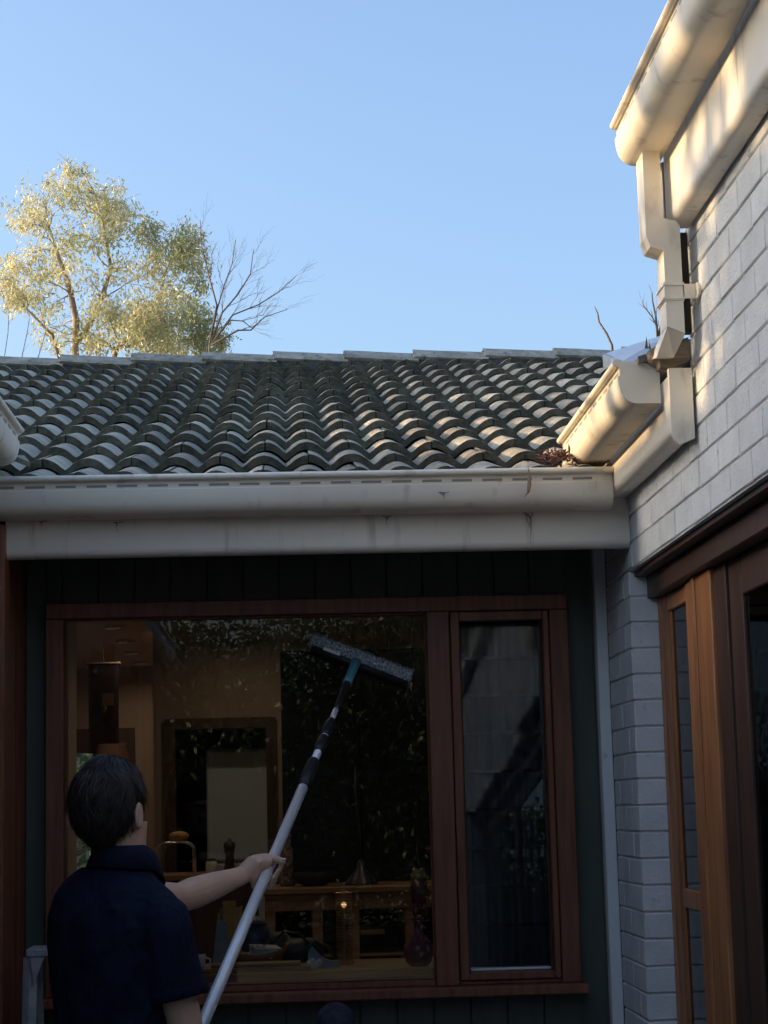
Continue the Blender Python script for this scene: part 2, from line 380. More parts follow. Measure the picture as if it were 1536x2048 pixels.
MB().cbox((1.088,6.79,0),(1.129,6.85,2.497), .003).build('corner_board', WHITE, house)
# the window: frame members, beads, sill, panes, louvre blades
win = MB().cbox((-.854,6.80,2.281),(.989,6.93,2.335), .003).build('window', REDWOOD, house)
def wpart(n, a, b, M=REDWOOD, ch=.003): return MB().cbox(a, b, ch).build(n, M, win)
wpart('jamb', (-.854,6.80,.985),(-.790,6.93,2.280)); wpart('jamb', (.923,6.80,.985),(.989,6.93,2.280))
wpart('mullion', (.486,6.80,.985),(.566,6.93,2.280))
wpart('sill', (-.875,6.745,.950),(1.005,6.93,.984), ch=.005)
wpart('bottom_rail', (-.789,6.815,.9845),(.485,6.93,1.006)); wpart('bottom_rail', (.567,6.815,.9845),(.922,6.93,.998))
for a, b in (((-.7895,6.822,1.0065),(-.783,6.846,2.2805)), ((.480,6.822,1.0065),(.4855,6.846,2.2805)), ((-.7825,6.822,2.273),(.4795,6.846,2.2805)), ((-.7825,6.822,1.0065),(.4795,6.846,1.014))): wpart('bead', a, b)
MB().box((-.789,6.847,1.0062),(.4855,6.852,2.2805)).build('pane', GLASS, win)
# louvre sash
for a, b in (((.570,6.808,1.0),(.602,6.86,2.278)), ((.899,6.808,1.0),(.921,6.86,2.278)), ((.6025,6.808,2.246),(.8985,6.86,2.278)), ((.6025,6.808,1.0),(.8985,6.86,1.026))): wpart('sash', a, b)
wpart('louvre_track', (.6025,6.845,1.027),(.609,6.90,2.245), DARKWOOD); wpart('louvre_track', (.892,6.845,1.027),(.8985,6.90,2.245), DARKWOOD)
wpart('sash_shelf', (.610,6.862,1.027),(.891,6.93,1.036), WHITE, .002)
nb = 9
for i in range(nb):
    z0 = 1.04+i*(1.205/nb); z1 = z0+1.205/nb+.012
    t = .004 + .001*((i*7) % 3)
    MB().add([(.6095,6.872-t*.5,z0),(.8915,6.872-t*.5,z0),(.8915,6.872+t*.5+.006,z1),(.6095,6.872+t*.5+.006,z1),
              (.6095,6.877-t*.5,z0),(.8915,6.877-t*.5,z0),(.8915,6.877+t*.5+.006,z1),(.6095,6.877+t*.5+.006,z1)],
             [(0,1,2,3),(7,6,5,4),(0,4,5,1),(1,5,6,2),(2,6,7,3),(3,7,4,0)]).build('louvre_blade', LOUVG, win)
cu = MB(); n_ = 40
cu.add([(.595+i*.345/n_, 7.0+.012*math.sin(i*1.1), z) for z in (.96, 2.30) for i in range(n_+1)], [(i, i+1, n_+2+i, n_+1+i) for i in range(n_)])
cu.build('curtain', mat('grey_curtain', (.09, .10, .11), (.13, .14, .15), .9, scale=12, stretch=(6, 6, .3)), win, smooth=True)
# ---- room behind the window
rw = MB()
rw.box((-3.27,6.95,.0),(-3.2,14.87,2.75)); rw.box((2.6,6.95,0),(2.67,14.87,2.75))
for a, b in (((-3.2,14.8,0),(2.6,14.87,1.0)), ((-3.2,14.8,2.24),(2.6,14.87,2.75)), ((-1.18,14.8,1.0),(2.6,14.87,2.24))): rw.box(a, b)
rw.build('room_wall', TAN, house)
MB().box((-3.2,6.951,.28),(2.6,14.799,.30)).build('room_floor', FLOORM, house)
ceil = MB().box((-3.2,6.951,2.70),(2.6,14.799,2.72)).build('ceiling', CEILM, house)
GLOW = emit_mat('downlight_fill_glow', (1.0, .74, .52), 31)  # added glow that brightens the room
for (x, y) in ((-1.03,11.45),(-1.05,12.4),(-1.07,13.32),(-1.09,14.24),(-.9,9.0),(.7,9.0),(-.1,7.9),(-.2,10.5),(1.1,10.6)):  # row on the left is in view; the rest are unseen, added as fill
    dlt = MB().tube([V((x,y,2.7005+z)) for z in (-.020,-.001,-.0008,-.020,-.0202)], [.062,.064,.052,.050,.0615], 20, caps=False, upv=(1,0,0)).build('downlight_and_fill', CHROME, ceil, smooth=True)
    MB().tube([(x,y,2.6975),(x,y,2.6990)], .046, 16).build('lens', GLOW, dlt)
MB().box((-.86,10.6,2.64),(-.80,14.7,2.699)).build('ceiling_beam', CEILM, house)
part = MB()
for a, b in (((-.79,11.2,.3),(-.72,11.3,2.699)), ((-.72,11.2,2.13),(-.09,11.3,2.699)), ((-.09,11.2,.3),(2.6,11.3,2.699))): part.box(a, b)
part.box((-.79,11.3,.3),(-.72,14.79,2.699)); part.build('partition_wall', TAN, house)  # side wall added to keep the ceiling light out of the rear room
dm = MB()
for a, b in (((-.725,11.17,.3),(-.665,11.31,2.13)), ((-.145,11.17,.3),(-.085,11.31,2.13)), ((-.665,11.17,2.07),(-.145,11.31,2.13))): dm.box(a, b)
dm.build('door_frame', DARKWOOD, house)
bw = MB().box((-3.0,14.76,2.06),(-1.18,14.90,2.24)).build('rear_window', DARKWOOD, house)
for a, b in (((-1.50,14.76,1.0),(-1.18,14.90,2.06)), ((-3.0,14.76,1.0),(-2.9,14.90,2.06)), ((-2.9,14.76,1.0),(-1.5,14.90,1.06))): MB().box(a, b).build('frame', DARKWOOD, bw)
MB().box((-2.9,14.83,1.06),(-1.5,14.835,2.06)).build('pane', GLASS, bw)
# skylight on the roof by the ridge
def roof_thing_skylight():
    s = thing('skylight', (1.83, 9.75, roofz(9.7)+.05), 'pale blue pyramid skylight near the ridge beside the downpipe', 'skylight')
    b = MB(); zc_ = lambda y: roofz(y)+.06
    ya, yb = 9.62, 10.10; xa, xb = 1.715, 2.25
    q = [(xa,ya,zc_(ya)-.12),(xb,ya,zc_(ya)-.12),(xb,yb,zc_(yb)-.12),(xa,yb,zc_(yb)-.12),(xa,ya,zc_(ya)+.03),(xb,ya,zc_(ya)+.03),(xb,yb,zc_(yb)+.03),(xa,yb,zc_(yb)+.03)]
    b.add(q, [(0,1,5,4),(1,2,6,5),(2,3,7,6),(3,0,4,7),(0,3,2,1),(4,5,6,7)]).build('kerb_frame', ZINC, s)
    d = MB(); cx, cy = (xa+xb)/2, (ya+yb)/2; e = .015
    d.add([(xa+e,ya+e,zc_(ya)+.032),(xb-e,ya+e,zc_(ya)+.032),(xb-e,yb-e,zc_(yb)+.032),(xa+e,yb-e,zc_(yb)+.032),(cx+.08,cy,zc_(cy)+.17)], [(0,1,4),(1,2,4),(2,3,4),(3,0,4),(3,2,1,0)])
    d.build('dome', ACRYL, s)
    for i in range(4): MB().ball((xa+.05+i*.12, ya-.002, zc_(ya)+.012), .006, 8).build('screw', CHROME, s)
roof_thing_skylight()

# ================================================================== RIGHT BRICK WING
bwing = thing('brick_wing', (1.5, 4, 0), 'white painted brick wing with cream gutters and a timber framed window opening', 'house')
XW, CZ, CH = 1.13, 2.355, .0857
bk = MB()
bk.box((1.1345,-1.0,2.353),(1.36,5.205,3.46)); bk.box((1.1345,5.205,2.353),(1.36,6.78,2.64)); bk.box((1.1345,6.336,0),(1.36,6.79,2.352)); bk.box((1.137,-1.0,0),(1.36,1.0,2.352))
bk.box((1.361,5.115,2.353),(6.5,5.205,3.46))
bwall = bk.build('brick_wall', MORTAR, bwing)
MB().box((1.150,1.0,2.335),(1.355,6.34,2.3525)).build('lintel', DARKWOOD, bwing)
def brick_mesh(L, seed, D=.102):
    rn = random.Random(seed); bm = bmesh.new(); bmesh.ops.create_cube(bm, size=1)
    for v in bm.verts: v.co = V((v.co.x*D, v.co.y*L, v.co.z*.0795))
    bmesh.ops.bevel(bm, geom=bm.edges[:], offset=.0028, segments=1, affect='EDGES')
    for v in bm.verts: v.co += V((rn.uniform(-.0008,.0008), rn.uniform(-.001,.001), rn.uniform(-.0011,.0011)))
    me = bpy.data.meshes.new('brick'); bm.to_mesh(me); bm.free(); me.materials.append(BRICK); return me
BM = {}
def brick(y0, y1, k):
    L = round(y1-y0, 3); key = (L, random.randrange(4))
    if key not in BM: BM[key] = brick_mesh(L, hash(key) % 999)
    link('brick', BM[key], (XW+.051+random.uniform(-.0013,.0010), (y0+y1)/2, CZ+(k+.5)*CH), bwall, (random.uniform(-.004,.004), 0, random.uniform(-.003,.003)))
for k in range(0, 13):
    yend = 6.78 if k < 3 else 5.207
    ph = 4.565 if k % 2 == 0 else 4.685
    y = ph - .24*8
    while y < yend-.02:
        a, b = max(y+.0035, 2.9), min(y+.2365, yend)
        if b-a > .03 and b > 3.0: brick(a, b, k)
        y += .24
for k in range(-27, 0):
    for a, b in ([(6.33,6.442),(6.449,6.682),(6.689,6.788)] if k % 2 else [(6.33,6.562),(6.569,6.788)]): brick(a, b, k)
# upper fascia, gutter, downpipe
MB().prism([(x, z) for x, z in [(1.125,3.46),(1.066,3.46),(1.066,3.195)] + arc(1.088,3.188,.022,180,270,5) + [(1.125,3.166)]], 1, -1.0, 5.13).build('upper_fascia', CREAMF, bwing, angle=50)
ug = gutter('upper_gutter', bwing, lambda o, z: (1.062-o, z+3.362), 1, -1.0, 5.17)
capplate(lambda o, z: (1.062-o, z+3.362), 1, 5.1702, 5.1725).build('end_cap', CREAM, ug)
MB().box((1.06,-1.0,3.461),(1.40,5.17,3.475)).build('eave_lining', DARKWOOD, bwing)
MB().add([(.98,-1.2,3.50),(.98,5.24,3.50),(6.6,5.24,5.4),(6.6,-1.2,5.4),(.98,-1.2,3.478),(.98,5.24,3.478),(6.6,5.24,5.37),(6.6,-1.2,5.37)], [(0,1,2,3),(7,6,5,4),(0,4,5,1),(1,5,6,2),(2,6,7,3),(3,7,4,0)]).build('upper_roof', ROOFFAR, bwing)
dp = MB().prism([(.9915,3.364),(.9915,3.122),(1.0015,3.092),(1.037,3.080),(1.0370,2.868),(1.085,2.848),(1.085,3.150),(1.075,3.164),(1.0395,3.172),(1.0395,3.364)], 1, 5.05, 5.145).build('downpipe', CREAM, bwing)
MB().add([(1.037,5.05,2.866),(1.085,5.05,2.846),(1.085,5.145,2.846),(1.037,5.145,2.866),(1.020,5.13,2.80),(1.068,5.13,2.80),(1.068,5.22,2.815),(1.020,5.22,2.815)],
         [(0,1,5,4),(1,2,6,5),(2,3,7,6),(3,0,4,7),(3,2,1,0),(4,5,6,7)]).build('shoe', CREAM, dp)
MB().box((1.088,5.165,2.88),(1.1285,5.200,3.165)).build('gap_shade_strip', SARK, bwing)  # dark strip added to stand for shade in the gap beside the downpipe
br = MB()
br.box((1.034,5.047,2.940),(1.088,5.148,2.990)); br.box((1.030,5.044,2.944),(1.0885,5.150,2.949)); br.box((1.030,5.044,2.981),(1.0885,5.150,2.986))
br.prism([(5.07,2.940),(5.07,2.990),(5.045,2.988),(5.022,2.978),(5.016,2.965),(5.022,2.950),(5.045,2.942)], 0, 1.121, 1.1275); br.box((1.085,5.047,2.945),(1.122,5.052,2.985))
br.build('bracket', CREAM, dp)
MB().tube([(1.1195,5.045,2.965),(1.1215,5.045,2.965)], .004, 8).build('screw', CHROME, dp)
MB().tube([(1.071,5.150,3.15),(1.071,5.150,3.362)], .011, 8).build('conduit', mat('grey_conduit', (.25,.27,.29), rough=.5), bwing)
# lower side fascia, end return, gutter and roof edge
MB().prism([(1.118,2.76),(1.060,2.76),(1.060,2.622)] + arc(1.084,2.614,.024,180,270,5) + [(1.118,2.590)], 1, 5.172, 6.258).build('side_fascia', CREAMF, bwing, angle=50)
MB().prism([(1.056,2.775),(1.056,2.598),(1.066,2.572),(1.076,2.562),(1.120,2.578),(1.120,2.775)], 1, 5.150, 5.1715).build('fascia_return', CREAM, bwing)
sg = gutter('side_gutter', bwing, lambda o, z: (1.056-o, z+2.700), 1, 5.262, 6.42)
capplate(lambda o, z: (1.056-o, z+2.700), 1, 5.2585, 5.2615).build('end_cap', CREAM, sg)
wd = MB(); rn = random.Random(3)
wp = [(1.012,2.835),(1.030,2.848),(1.07,2.853),(1.126,2.872),(1.126,2.806),(1.09,2.790),(1.062,2.780),(1.045,2.788),(1.038,2.800),(1.024,2.806),(1.014,2.820)]
wd.prism(wp, 1, 5.185, 5.30); wd.v = [p+V((rn.uniform(-.004,.004), rn.uniform(-.006,.006), rn.uniform(-.003,.003))) for p in wd.v]
wd.build('rafter_end', WEATHERED, bwing)
MB().add([(.99,5.24,2.83),(.99,7.2,2.83),(1.9,9.3,3.14),(6.0,9.3,4.45),(6.0,5.24,4.45),(.99,5.24,2.81),(.99,7.2,2.81),(1.9,9.3,3.12),(6.0,9.3,4.43),(6.0,5.24,4.43)],
         [(0,1,2,3,4),(9,8,7,6,5),(0,5,6,1),(1,6,7,2),(2,7,8,3),(3,8,9,4),(4,9,5,0)]).build('lower_roof', ROOFFAR, bwing)
# timber window set in the opening
sw = MB().cbox((1.19,1.0,2.262),(1.30,6.335,2.334), .003).build('side_window', DARKWOOD, bwing)
def sp(n, a, b, M=ORANGEWOOD, ch=.004): return MB().cbox(a, b, ch).build(n, M, sw)
sp('jamb', (1.222,6.268,.05),(1.315,6.329,2.261)); sp('bead', (1.227,6.205,.05),(1.315,6.2675,2.261))
sp('sash', (1.234,6.180,.05),(1.290,6.2045,2.220)); sp('sash', (1.228,5.845,2.205),(1.30,6.2045,2.261))
sp('transom', (1.229,5.845,1.262),(1.298,6.1795,1.322))
sp('post', (1.214,5.735,.05),(1.315,5.8445,2.2615), ch=.010); sp('bead', (1.208,5.700,.05),(1.315,5.7345,2.2615), ch=.006)
sp('post', (1.216,5.50,.05),(1.315,5.6995,2.2615)); sp('jamb', (1.229,5.36,.05),(1.33,5.4995,2.2615), DARKWOOD); sp('sash', (1.240,5.21,.05),(1.33,5.3595,2.2615), DARKWOOD)
sp('head_rail', (1.240,1.0,2.15),(1.33,5.2095,2.2615), DARKWOOD); sp('post', (1.235,2.9,.05),(1.33,3.05,2.149), DARKWOOD)
MB().box((1.2405,5.845,.05),(1.2455,6.1795,1.2615)).build('pane', GREYG, sw); MB().box((1.2405,5.845,1.3225),(1.2455,6.1795,2.2045)).build('pane', GREYG, sw)
MB().box((1.250,3.051,.05),(1.255,5.2095,2.1495)).build('pane', GREYG, sw); MB().box((1.250,1.0,.05),(1.255,2.899,2.1495)).build('pane', GREYG, sw)
BLIND = mat('grey_blind', (.22, .26, .32), (.27, .31, .37), .8, scale=20, stretch=(1, 6, .2))
MB().box((1.332,5.72,.06),(1.336,6.30,2.25)).build('blind', BLIND, sw); MB().box((1.340,1.0,.06),(1.344,5.35,2.25)).build('blind', BLIND, sw)
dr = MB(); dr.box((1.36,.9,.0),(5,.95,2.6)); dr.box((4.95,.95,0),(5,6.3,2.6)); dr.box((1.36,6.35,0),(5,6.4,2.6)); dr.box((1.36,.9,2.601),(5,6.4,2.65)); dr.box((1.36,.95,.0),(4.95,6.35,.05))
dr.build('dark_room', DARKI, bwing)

# ================================================================== LEFT TIMBER WING
lw = thing('timber_wing', (-2.5, 3, 0), 'timber clad wing with cream gutter at the far side of the courtyard', 'house')
lwall = MB().box((-1.12,-1,0),(-.975,6.85,2.72)).build('timber_wall', DARKWOOD, lw)
y = 4.6; 
while y < 6.84:
    MB().cbox((-.974,y+.002,.03),(-.928-random.uniform(0,.003),min(y+.138,6.849),2.53), .004).build('board', REDWOOD, lwall); y += .14
MB().cbox((-.974,6.215,.03),(-.912,6.345,2.535), .006).build('corner_post', REDWOOD, lwall)
for y in (3.2, 1.6, 0):
    MB().cbox((-.974,y,.03),(-.93,y+.12,2.5), .004).build('post', REDWOOD, lwall); MB().box((-.96,y+.121,.2),(-.955,y+1.48,2.4)).build('pane', GREYG, lwall)
lg = gutter('gutter', lw, lambda o, z: (-.985+o, z+2.722), 1, -1.0, 6.20)
capplate(lambda o, z: (-.985+o, z+2.722), 1, 6.2002, 6.2025).build('end_cap', CREAM, lg)
MB().box((-1.01,-1,2.56),(-.988,6.20,2.84)).build('fascia', CREAMF, lw)
LRZ, LRX = 4.32, -4.9
lr = MB(); t = .03
q = [(-.92,-3,2.86),(-.92,6.3,2.86),(-2.2,7.9,3.35),(LRX,10.6,LRZ),(LRX,-3,LRZ)]
lr.add(q+[(a,b,c-t) for a, b, c in q], [(0,1,2,3,4),(9,8,7,6,5),(0,5,6,1),(1,6,7,2),(2,7,8,3),(4,9,5,0)])
q = [(LRX,-3,LRZ),(LRX,10.6,LRZ),(-9.2,10.6,2.66),(-9.2,-3,2.66)]
lr.add(q+[(a,b,c-t) for a, b, c in q], [(0,1,2,3),(7,6,5,4),(1,5,6,2),(2,6,7,3),(3,7,4,0)])
lr.build('roof', ROOFFAR, lw)
MB().box((-8.8,-2.6,0),(-1.13,10.3,2.62)).build('wall', WINGWALL, lw)

# ================================================================== THINGS IN THE ROOM
RN = random.Random(11)
# window bench
t = thing('timber_bench', (-.1, 7.3, .3), 'long honey timber bench behind the big window, crowded with kitchen things', 'bench')
MB().cbox((-.95,7.02,.995),(.62,7.52,1.030), .004).build('bench_top', BENCHWOOD, t)
MB().cbox((-.90,7.06,.90),(.58,7.08,.994), .003).build('apron', BENCHWOOD, t)
for x in (-.90, .54):
    for y in (7.09, 7.44): MB().cbox((x,y,.301),(x+.05,y+.05,.994), .004).build('leg', BENCHWOOD, t)
# back counter with open shelves
t = thing('kitchen_counter', (.3, 9.7, .3), 'honey timber counter with open dark shelves in the middle of the room', 'counter')
MB().cbox((-.16,9.36,1.200),(1.3,9.95,1.228), .004).build('counter_top', BENCHWOOD, t)
for x in (-.14, .085, .26, .53, 1.22): MB().cbox((x,9.40,.301),(x+.05,9.92,1.199), .003).build('panel', BENCHWOOD, t)
MB().cbox((-.139,9.395,1.12),(1.27,9.399,1.199), .001).build('drawer_front', BENCHWOOD, t)
MB().box((-.09,9.90,.31),(1.21,9.915,1.118)).build('back_panel', DARKI, t)
for z in (.62, .90): MB().box((-.088,9.41,z),(1.215,9.895,z+.012)).build('shelf', BENCHWOOD, t)
MB().box((.312,9.42,1.0),(.43,9.80,1.022)).build('drawer_rail', BENCHWOOD, t)
# sideboard at the left of the counter
t = thing('sideboard', (-.5, 10.4, .3), 'dark timber sideboard along the left part of the room', 'sideboard')
MB().cbox((-.92,10.16,1.250),(-.17,10.62,1.280), .004).build('top', BENCHWOOD, t)
MB().cbox((-.90,10.18,.301),(-.19,10.60,1.249), .004).build('carcass', DARKWOOD, t)
for x in (-.885, -.54): MB().cbox((x,10.165,.36),(x+.335,10.179,1.20), .003).build('door', DARKWOOD, t)
# fridge and tall cabinet
t = thing('fridge', (-.33, 11.8, .3), 'pale grey fridge standing in the doorway', 'fridge')
b_ = MB().cbox((-.50,11.45,.301),(.15,12.05,1.96), .012).build('cabinet', mat('fridge_paint', (.66,.71,.74), rough=.35), t)
MB().cbox((-.499,11.41,.34),(.149,11.449,1.30), .01).build('door', bpy.data.materials['fridge_paint'], t); MB().cbox((-.499,11.41,1.312),(.149,11.449,1.95), .01).build('door', bpy.data.materials['fridge_paint'], t)
MB().tube([(-.46,11.395,.8),(-.46,11.385,.85),(-.46,11.385,1.2),(-.46,11.395,1.25)], .009, 8).build('handle', CHROME, t)
t = thing('tall_cabinet', (.35, 10.3, .3), 'tall black gloss cabinet behind the timber counter', 'cabinet')
MB().cbox((-.05,10.1,.301),(.76,10.6,2.42), .006).build('carcass', BLACKGL, t)
for x in (-.048, .357): MB().cbox((x,10.07,.34),(x+.40,10.099,2.41), .004).build('door', BLACKGL, t)
# hanging panel and lamp, left
t = thing('wall_hanging', (-1.3, 12.4, 1.9), 'dark narrow textile hanging with a pale patch near the left of the room', 'hanging')
MB().box((-1.284,12.40,1.98),(-1.094,12.415,2.54)).build('cloth', mat('dark_cloth', (.02,.012,.02), (.045,.02,.03), .95, scale=20), t)
MB().box((-1.20,12.39,2.28),(-1.125,12.399,2.36)).build('patch', mat('pale_cloth', (.16,.10,.08), rough=.9), t)
MB().tube([(-1.30,12.408,2.55),(-1.08,12.408,2.55)], .01, 8).build('rod', DARKWOOD, t); MB().tube([(-1.19,12.408,2.55),(-1.19,12.408,2.699)], .003, 6).build('cord', DARKI, t)
t = thing('floor_lamp', (-1.09, 11.9, .3), 'tall lamp with a tapered terracotta shade by the rear window', 'lamp')
MB().tube([(-1.09,11.9,1.68),(-1.09,11.9,2.02)], [.16,.085], 24).build('shade', mat('terracotta_shade', (.20,.10,.065), rough=.8), t)
MB().tube([(-1.09,11.9,.32),(-1.09,11.9,1.7)], .012, 8).build('pole', DARKWOOD, t); MB().lathe((-1.09,11.9,.301), [(.15,0),(.15,.015),(.02,.03)]).build('base', DARKWOOD, t)
# things on the window bench (z = 1.031)
BZ = 1.0305
def onbench(name, x, y, label, cat): return thing(name, (x, y, BZ), label, cat)
t = onbench('vase', .446, 7.12, 'round plum purple glass vase on the bench by the mullion', 'vase')
pv = MB().lathe((.446,7.12,BZ), [(.030,0),(.045,.012),(.054,.045),(.050,.075),(.030,.100),(.017,.115),(.015,.150),(.022,.166)], 24)
pv.build('body', mat('plum_glass', (.20,.045,.09), (.26,.07,.12), .2, scale=8), t, smooth=True)
MB().lathe((.446,7.12,BZ+.166), [(.023,0),(.024,.004)], 20).build('rim', bpy.data.materials['plum_glass'], t)
t = thing('hanging_ornament', (.452, 7.10, BZ+.17), 'maroon and gold tasselled ornament hanging beside the mullion above the vase', 'ornament')
MB().tube([(.452,7.10,1.375),(.452,7.10,2.699)], .0012, 5).build('cord', DARKI, t)
ob = MB(); ob.ball((.452,7.10,1.35), (.030,.02,.022), 10); ob.ball((.440,7.10,1.368), .012, 8); ob.ball((.465,7.10,1.367), .012, 8); ob.build('head', mat('old_gold', (.42,.25,.08), (.6,.4,.15), .4, scale=60, metal=.4), t, smooth=True)
MB().tube([(.452,7.10,1.338),(.452,7.10,1.31),(.452,7.10,1.25)], [.030,.032,.027], 12, ell=.7).build('body', mat('maroon_silk', (.12,.02,.025), (.26,.08,.07), .5, scale=70), t, smooth=True)
for x in (.438, .469): MB().tube([(x,7.10,1.255),(x,7.10,1.22),(x,7.10,1.205)], [.012,.014,.004], 8).build('tassel', bpy.data.materials['maroon_silk'], t, smooth=True)
t = onbench('mesh_lamp', .184, 7.30, 'copper mesh cylinder lamp glowing faintly on the bench', 'lamp')
ml = MB(); nr, ns = 22, 30
for i in range(nr):
    for k in range(ns):
        a0 = 2*math.pi*(k+(.5 if i % 2 else 0))/ns; z = .01+i*.0112
        c = V((.184+.030*math.cos(a0), 7.30+.030*math.sin(a0), BZ+z)); tg = V((-math.sin(a0), math.cos(a0), 0))
        ml.add([c+tg*.0028, c+V((0,0,.0052)), c-tg*.0028, c-V((0,0,.0052))], [(0,1,2,3)])
COPPER = mat('copper', (.42,.24,.12), (.55,.33,.17), .35, metal=.7, scale=40)
ml.build('mesh', COPPER, t); MB().lathe((.184,7.30,BZ), [(.034,0),(.034,.008),(.005,.009)]).build('base', COPPER, t)
ri = MB(); ri.tube([(.184+.0315*math.cos(a*.314), 7.30+.0315*math.sin(a*.314), BZ+.258) for a in range(21)], .003, 6); ri.build('rim', COPPER, t)
MB().ball((.184,7.30,BZ+.215), .010, 12).build('bulb', emit_mat('bulb_glow', (1,.55,.22), .5), t, smooth=True); MB().tube([(.184,7.30,BZ+.009),(.184,7.30,BZ+.205)], .005, 8).build('stem', COPPER, t)
t = onbench('cup', -.356, 7.16, 'plain white cup at the left end of the window bench', 'cup')
MB().lathe((-.356,7.16,BZ), [(.026,0),(.031,.004),(.034,.062),(.0315,.062),(.029,.008)], 20).build('body', WHITE, t, smooth=True)
MB().tube([(-.322,7.16,BZ+.048),(-.306,7.16,BZ+.042),(-.306,7.16,BZ+.022),(-.323,7.16,BZ+.015)], .004, 6).build('handle', WHITE, t)
t = onbench('grater', -.268, 7.26, 'tall tapered grey metal grater between the cup and the bowl', 'grater')
MB().add([(-.303,7.23,BZ),(-.233,7.23,BZ),(-.233,7.30,BZ),(-.303,7.30,BZ),(-.284,7.25,BZ+.17),(-.252,7.25,BZ+.17),(-.252,7.28,BZ+.17),(-.284,7.28,BZ+.17)], [(0,1,5,4),(1,2,6,5),(2,3,7,6),(3,0,4,7),(4,5,6,7),(3,2,1,0)]).build('body', mat('dull_steel', (.20,.20,.19), (.27,.265,.25), .5, metal=.4, scale=40), t)
MB().tube([(-.268,7.265,BZ+.17),(-.268,7.265,BZ+.20),(-.268,7.265,BZ+.215)], [.006,.006,.004], 8).build('handle', bpy.data.materials['dull_steel'], t)
t = onbench('wooden_bowl', -.145, 7.30, 'boat shaped wooden bowl holding folded papers on the bench', 'bowl')
bw_ = MB(); 
bw_.rings([((-.145,7.30,BZ),(.06,0,0),(0,.03,0)),((-.145,7.30,BZ+.008),(.085,0,0),(0,.045,0)),((-.145,7.30,BZ+.030),(.115,0,0),(0,.06,0)),((-.145,7.30,BZ+.048),(.130,0,0),(0,.066,0)),((-.145,7.30,BZ+.046),(.124,0,0),(0,.061,0)),((-.145,7.30,BZ+.02),(.09,0,0),(0,.045,0))], 24)
for i, p in enumerate(bw_.v):
    if p.z > BZ+.025: p.z += .035*abs((p.x+.145)/.13)**2.5
bw_.build('body', mat('bowl_wood', (.20,.085,.035), (.30,.14,.06), .5, scale=10), t, smooth=True)
t = thing('folded_papers', (-.13, 7.30, BZ+.03), 'white folded papers with grey print lying in the wooden bowl', 'papers')
for i in range(5):
    pb = MB().box((-.052,-.035,0),(.052,.035,.006)).xf(Matrix.Translation((-.125+i*.004,7.295,BZ+.032+i*.0085)) @ Euler((rad(8),rad(-4+i*2),rad(i*9-18))).to_matrix().to_4x4())
    pb.build('sheet', WHITE, t)
for i in range(3): MB().box((-.165+i*.022,7.255,BZ+.0765),(-.15+i*.022,7.30,BZ+.0772)).build('print', SLOT, t)
t = onbench('cutting_board', -.14, 7.14, 'honey timber cutting boards stacked flat at the front of the bench', 'board')
MB().cbox((-.33,7.05,BZ),(.055,7.19,BZ+.016), .003).build('board', BENCHWOOD, t); MB().cbox((-.30,7.06,BZ+.0163),(.02,7.18,BZ+.028), .003).build('board', BENCHWOOD, t)
t = onbench('black_bag', .0, 7.40, 'slumped black bag on the bench behind the bowl', 'bag')
bb = MB(); bb.ball((.0,7.40,BZ+.045), (.10,.06,.05), 14); bb.ball((-.06,7.41,BZ+.06), (.06,.05,.06), 12); bb.ball((.05,7.40,BZ+.05), (.07,.05,.045), 12)
for p in bb.v: p.z = max(p.z, BZ+.001)
fuse(bb, 'body', [BLACK], t, .008, 4, .012, .05)
MB().tube([(-.08,7.37,BZ+.08),(-.04,7.35,BZ+.12),(.02,7.35,BZ+.11),(.05,7.36,BZ+.075)], .006, 6).build('strap', BLACK, t)
t = onbench('steam_iron', .115, 7.20, 'pale blue clothes iron lying next to the crumpled tissue', 'iron')
MB().prism([(.045,BZ),(.165,BZ),(.160,BZ+.012),(.10,BZ+.032),(.06,BZ+.075),(.048,BZ+.05)], 1, 7.16, 7.22).build('body', mat('pale_blue', (.28,.36,.50), rough=.4), t)
MB().tube([(.052,7.19,BZ+.072),(.075,7.19,BZ+.092),(.12,7.19,BZ+.070),(.150,7.19,BZ+.030)], .008, 8).build('handle', BLACK, t)
t = onbench('crumpled_tissue', .065, 7.085, 'crumpled white tissue on the bench in front of the iron', 'tissue')
ct = MB(); 
for i in range(7): ct.ball((.065+RN.uniform(-.022,.022), 7.085+RN.uniform(-.015,.015), BZ+RN.uniform(.010,.030)), RN.uniform(.009,.016), 8)
for p in ct.v: p.z = max(p.z, BZ+.0005)
fuse(ct, 'tissue', [WHITE], t, .004, 1, .012, .015)
t = onbench('blue_jar', -.15, 7.45, 'dark blue lidded stoneware jar behind the bowl on the bench', 'jar')
MB().lathe((-.15,7.45,BZ), [(.04,0),(.055,.02),(.06,.09),(.05,.14)], 20).build('body', mat('blue_stoneware', (.03,.045,.09), (.05,.07,.13), .4, scale=20), t, smooth=True)
MB().lathe((-.15,7.45,BZ+.1405), [(.05,0),(.05,.012),(.02,.022),(.012,.035)], 20).build('lid', bpy.data.materials['blue_stoneware'], t, smooth=True)
t = onbench('fruit_bag', -.24, 7.44, 'orange paper bag standing behind the grater', 'bag')
pb = MB().add([(-.29,7.41,BZ),(-.20,7.41,BZ),(-.20,7.47,BZ),(-.29,7.47,BZ),(-.285,7.43,BZ+.19),(-.195,7.42,BZ+.215),(-.20,7.45,BZ+.21),(-.29,7.455,BZ+.185)], [(0,1,5,4),(1,2,6,5),(2,3,7,6),(3,0,4,7),(3,2,1,0),(4,5,6,7)])
pb.build('paper', mat('orange_paper', (.55,.26,.06), (.65,.35,.10), .7, scale=25, bump=.4), t)
MB().box((-.27,7.425,BZ+.19),(-.22,7.428,BZ+.235)).build('handle', bpy.data.materials['orange_paper'], t)
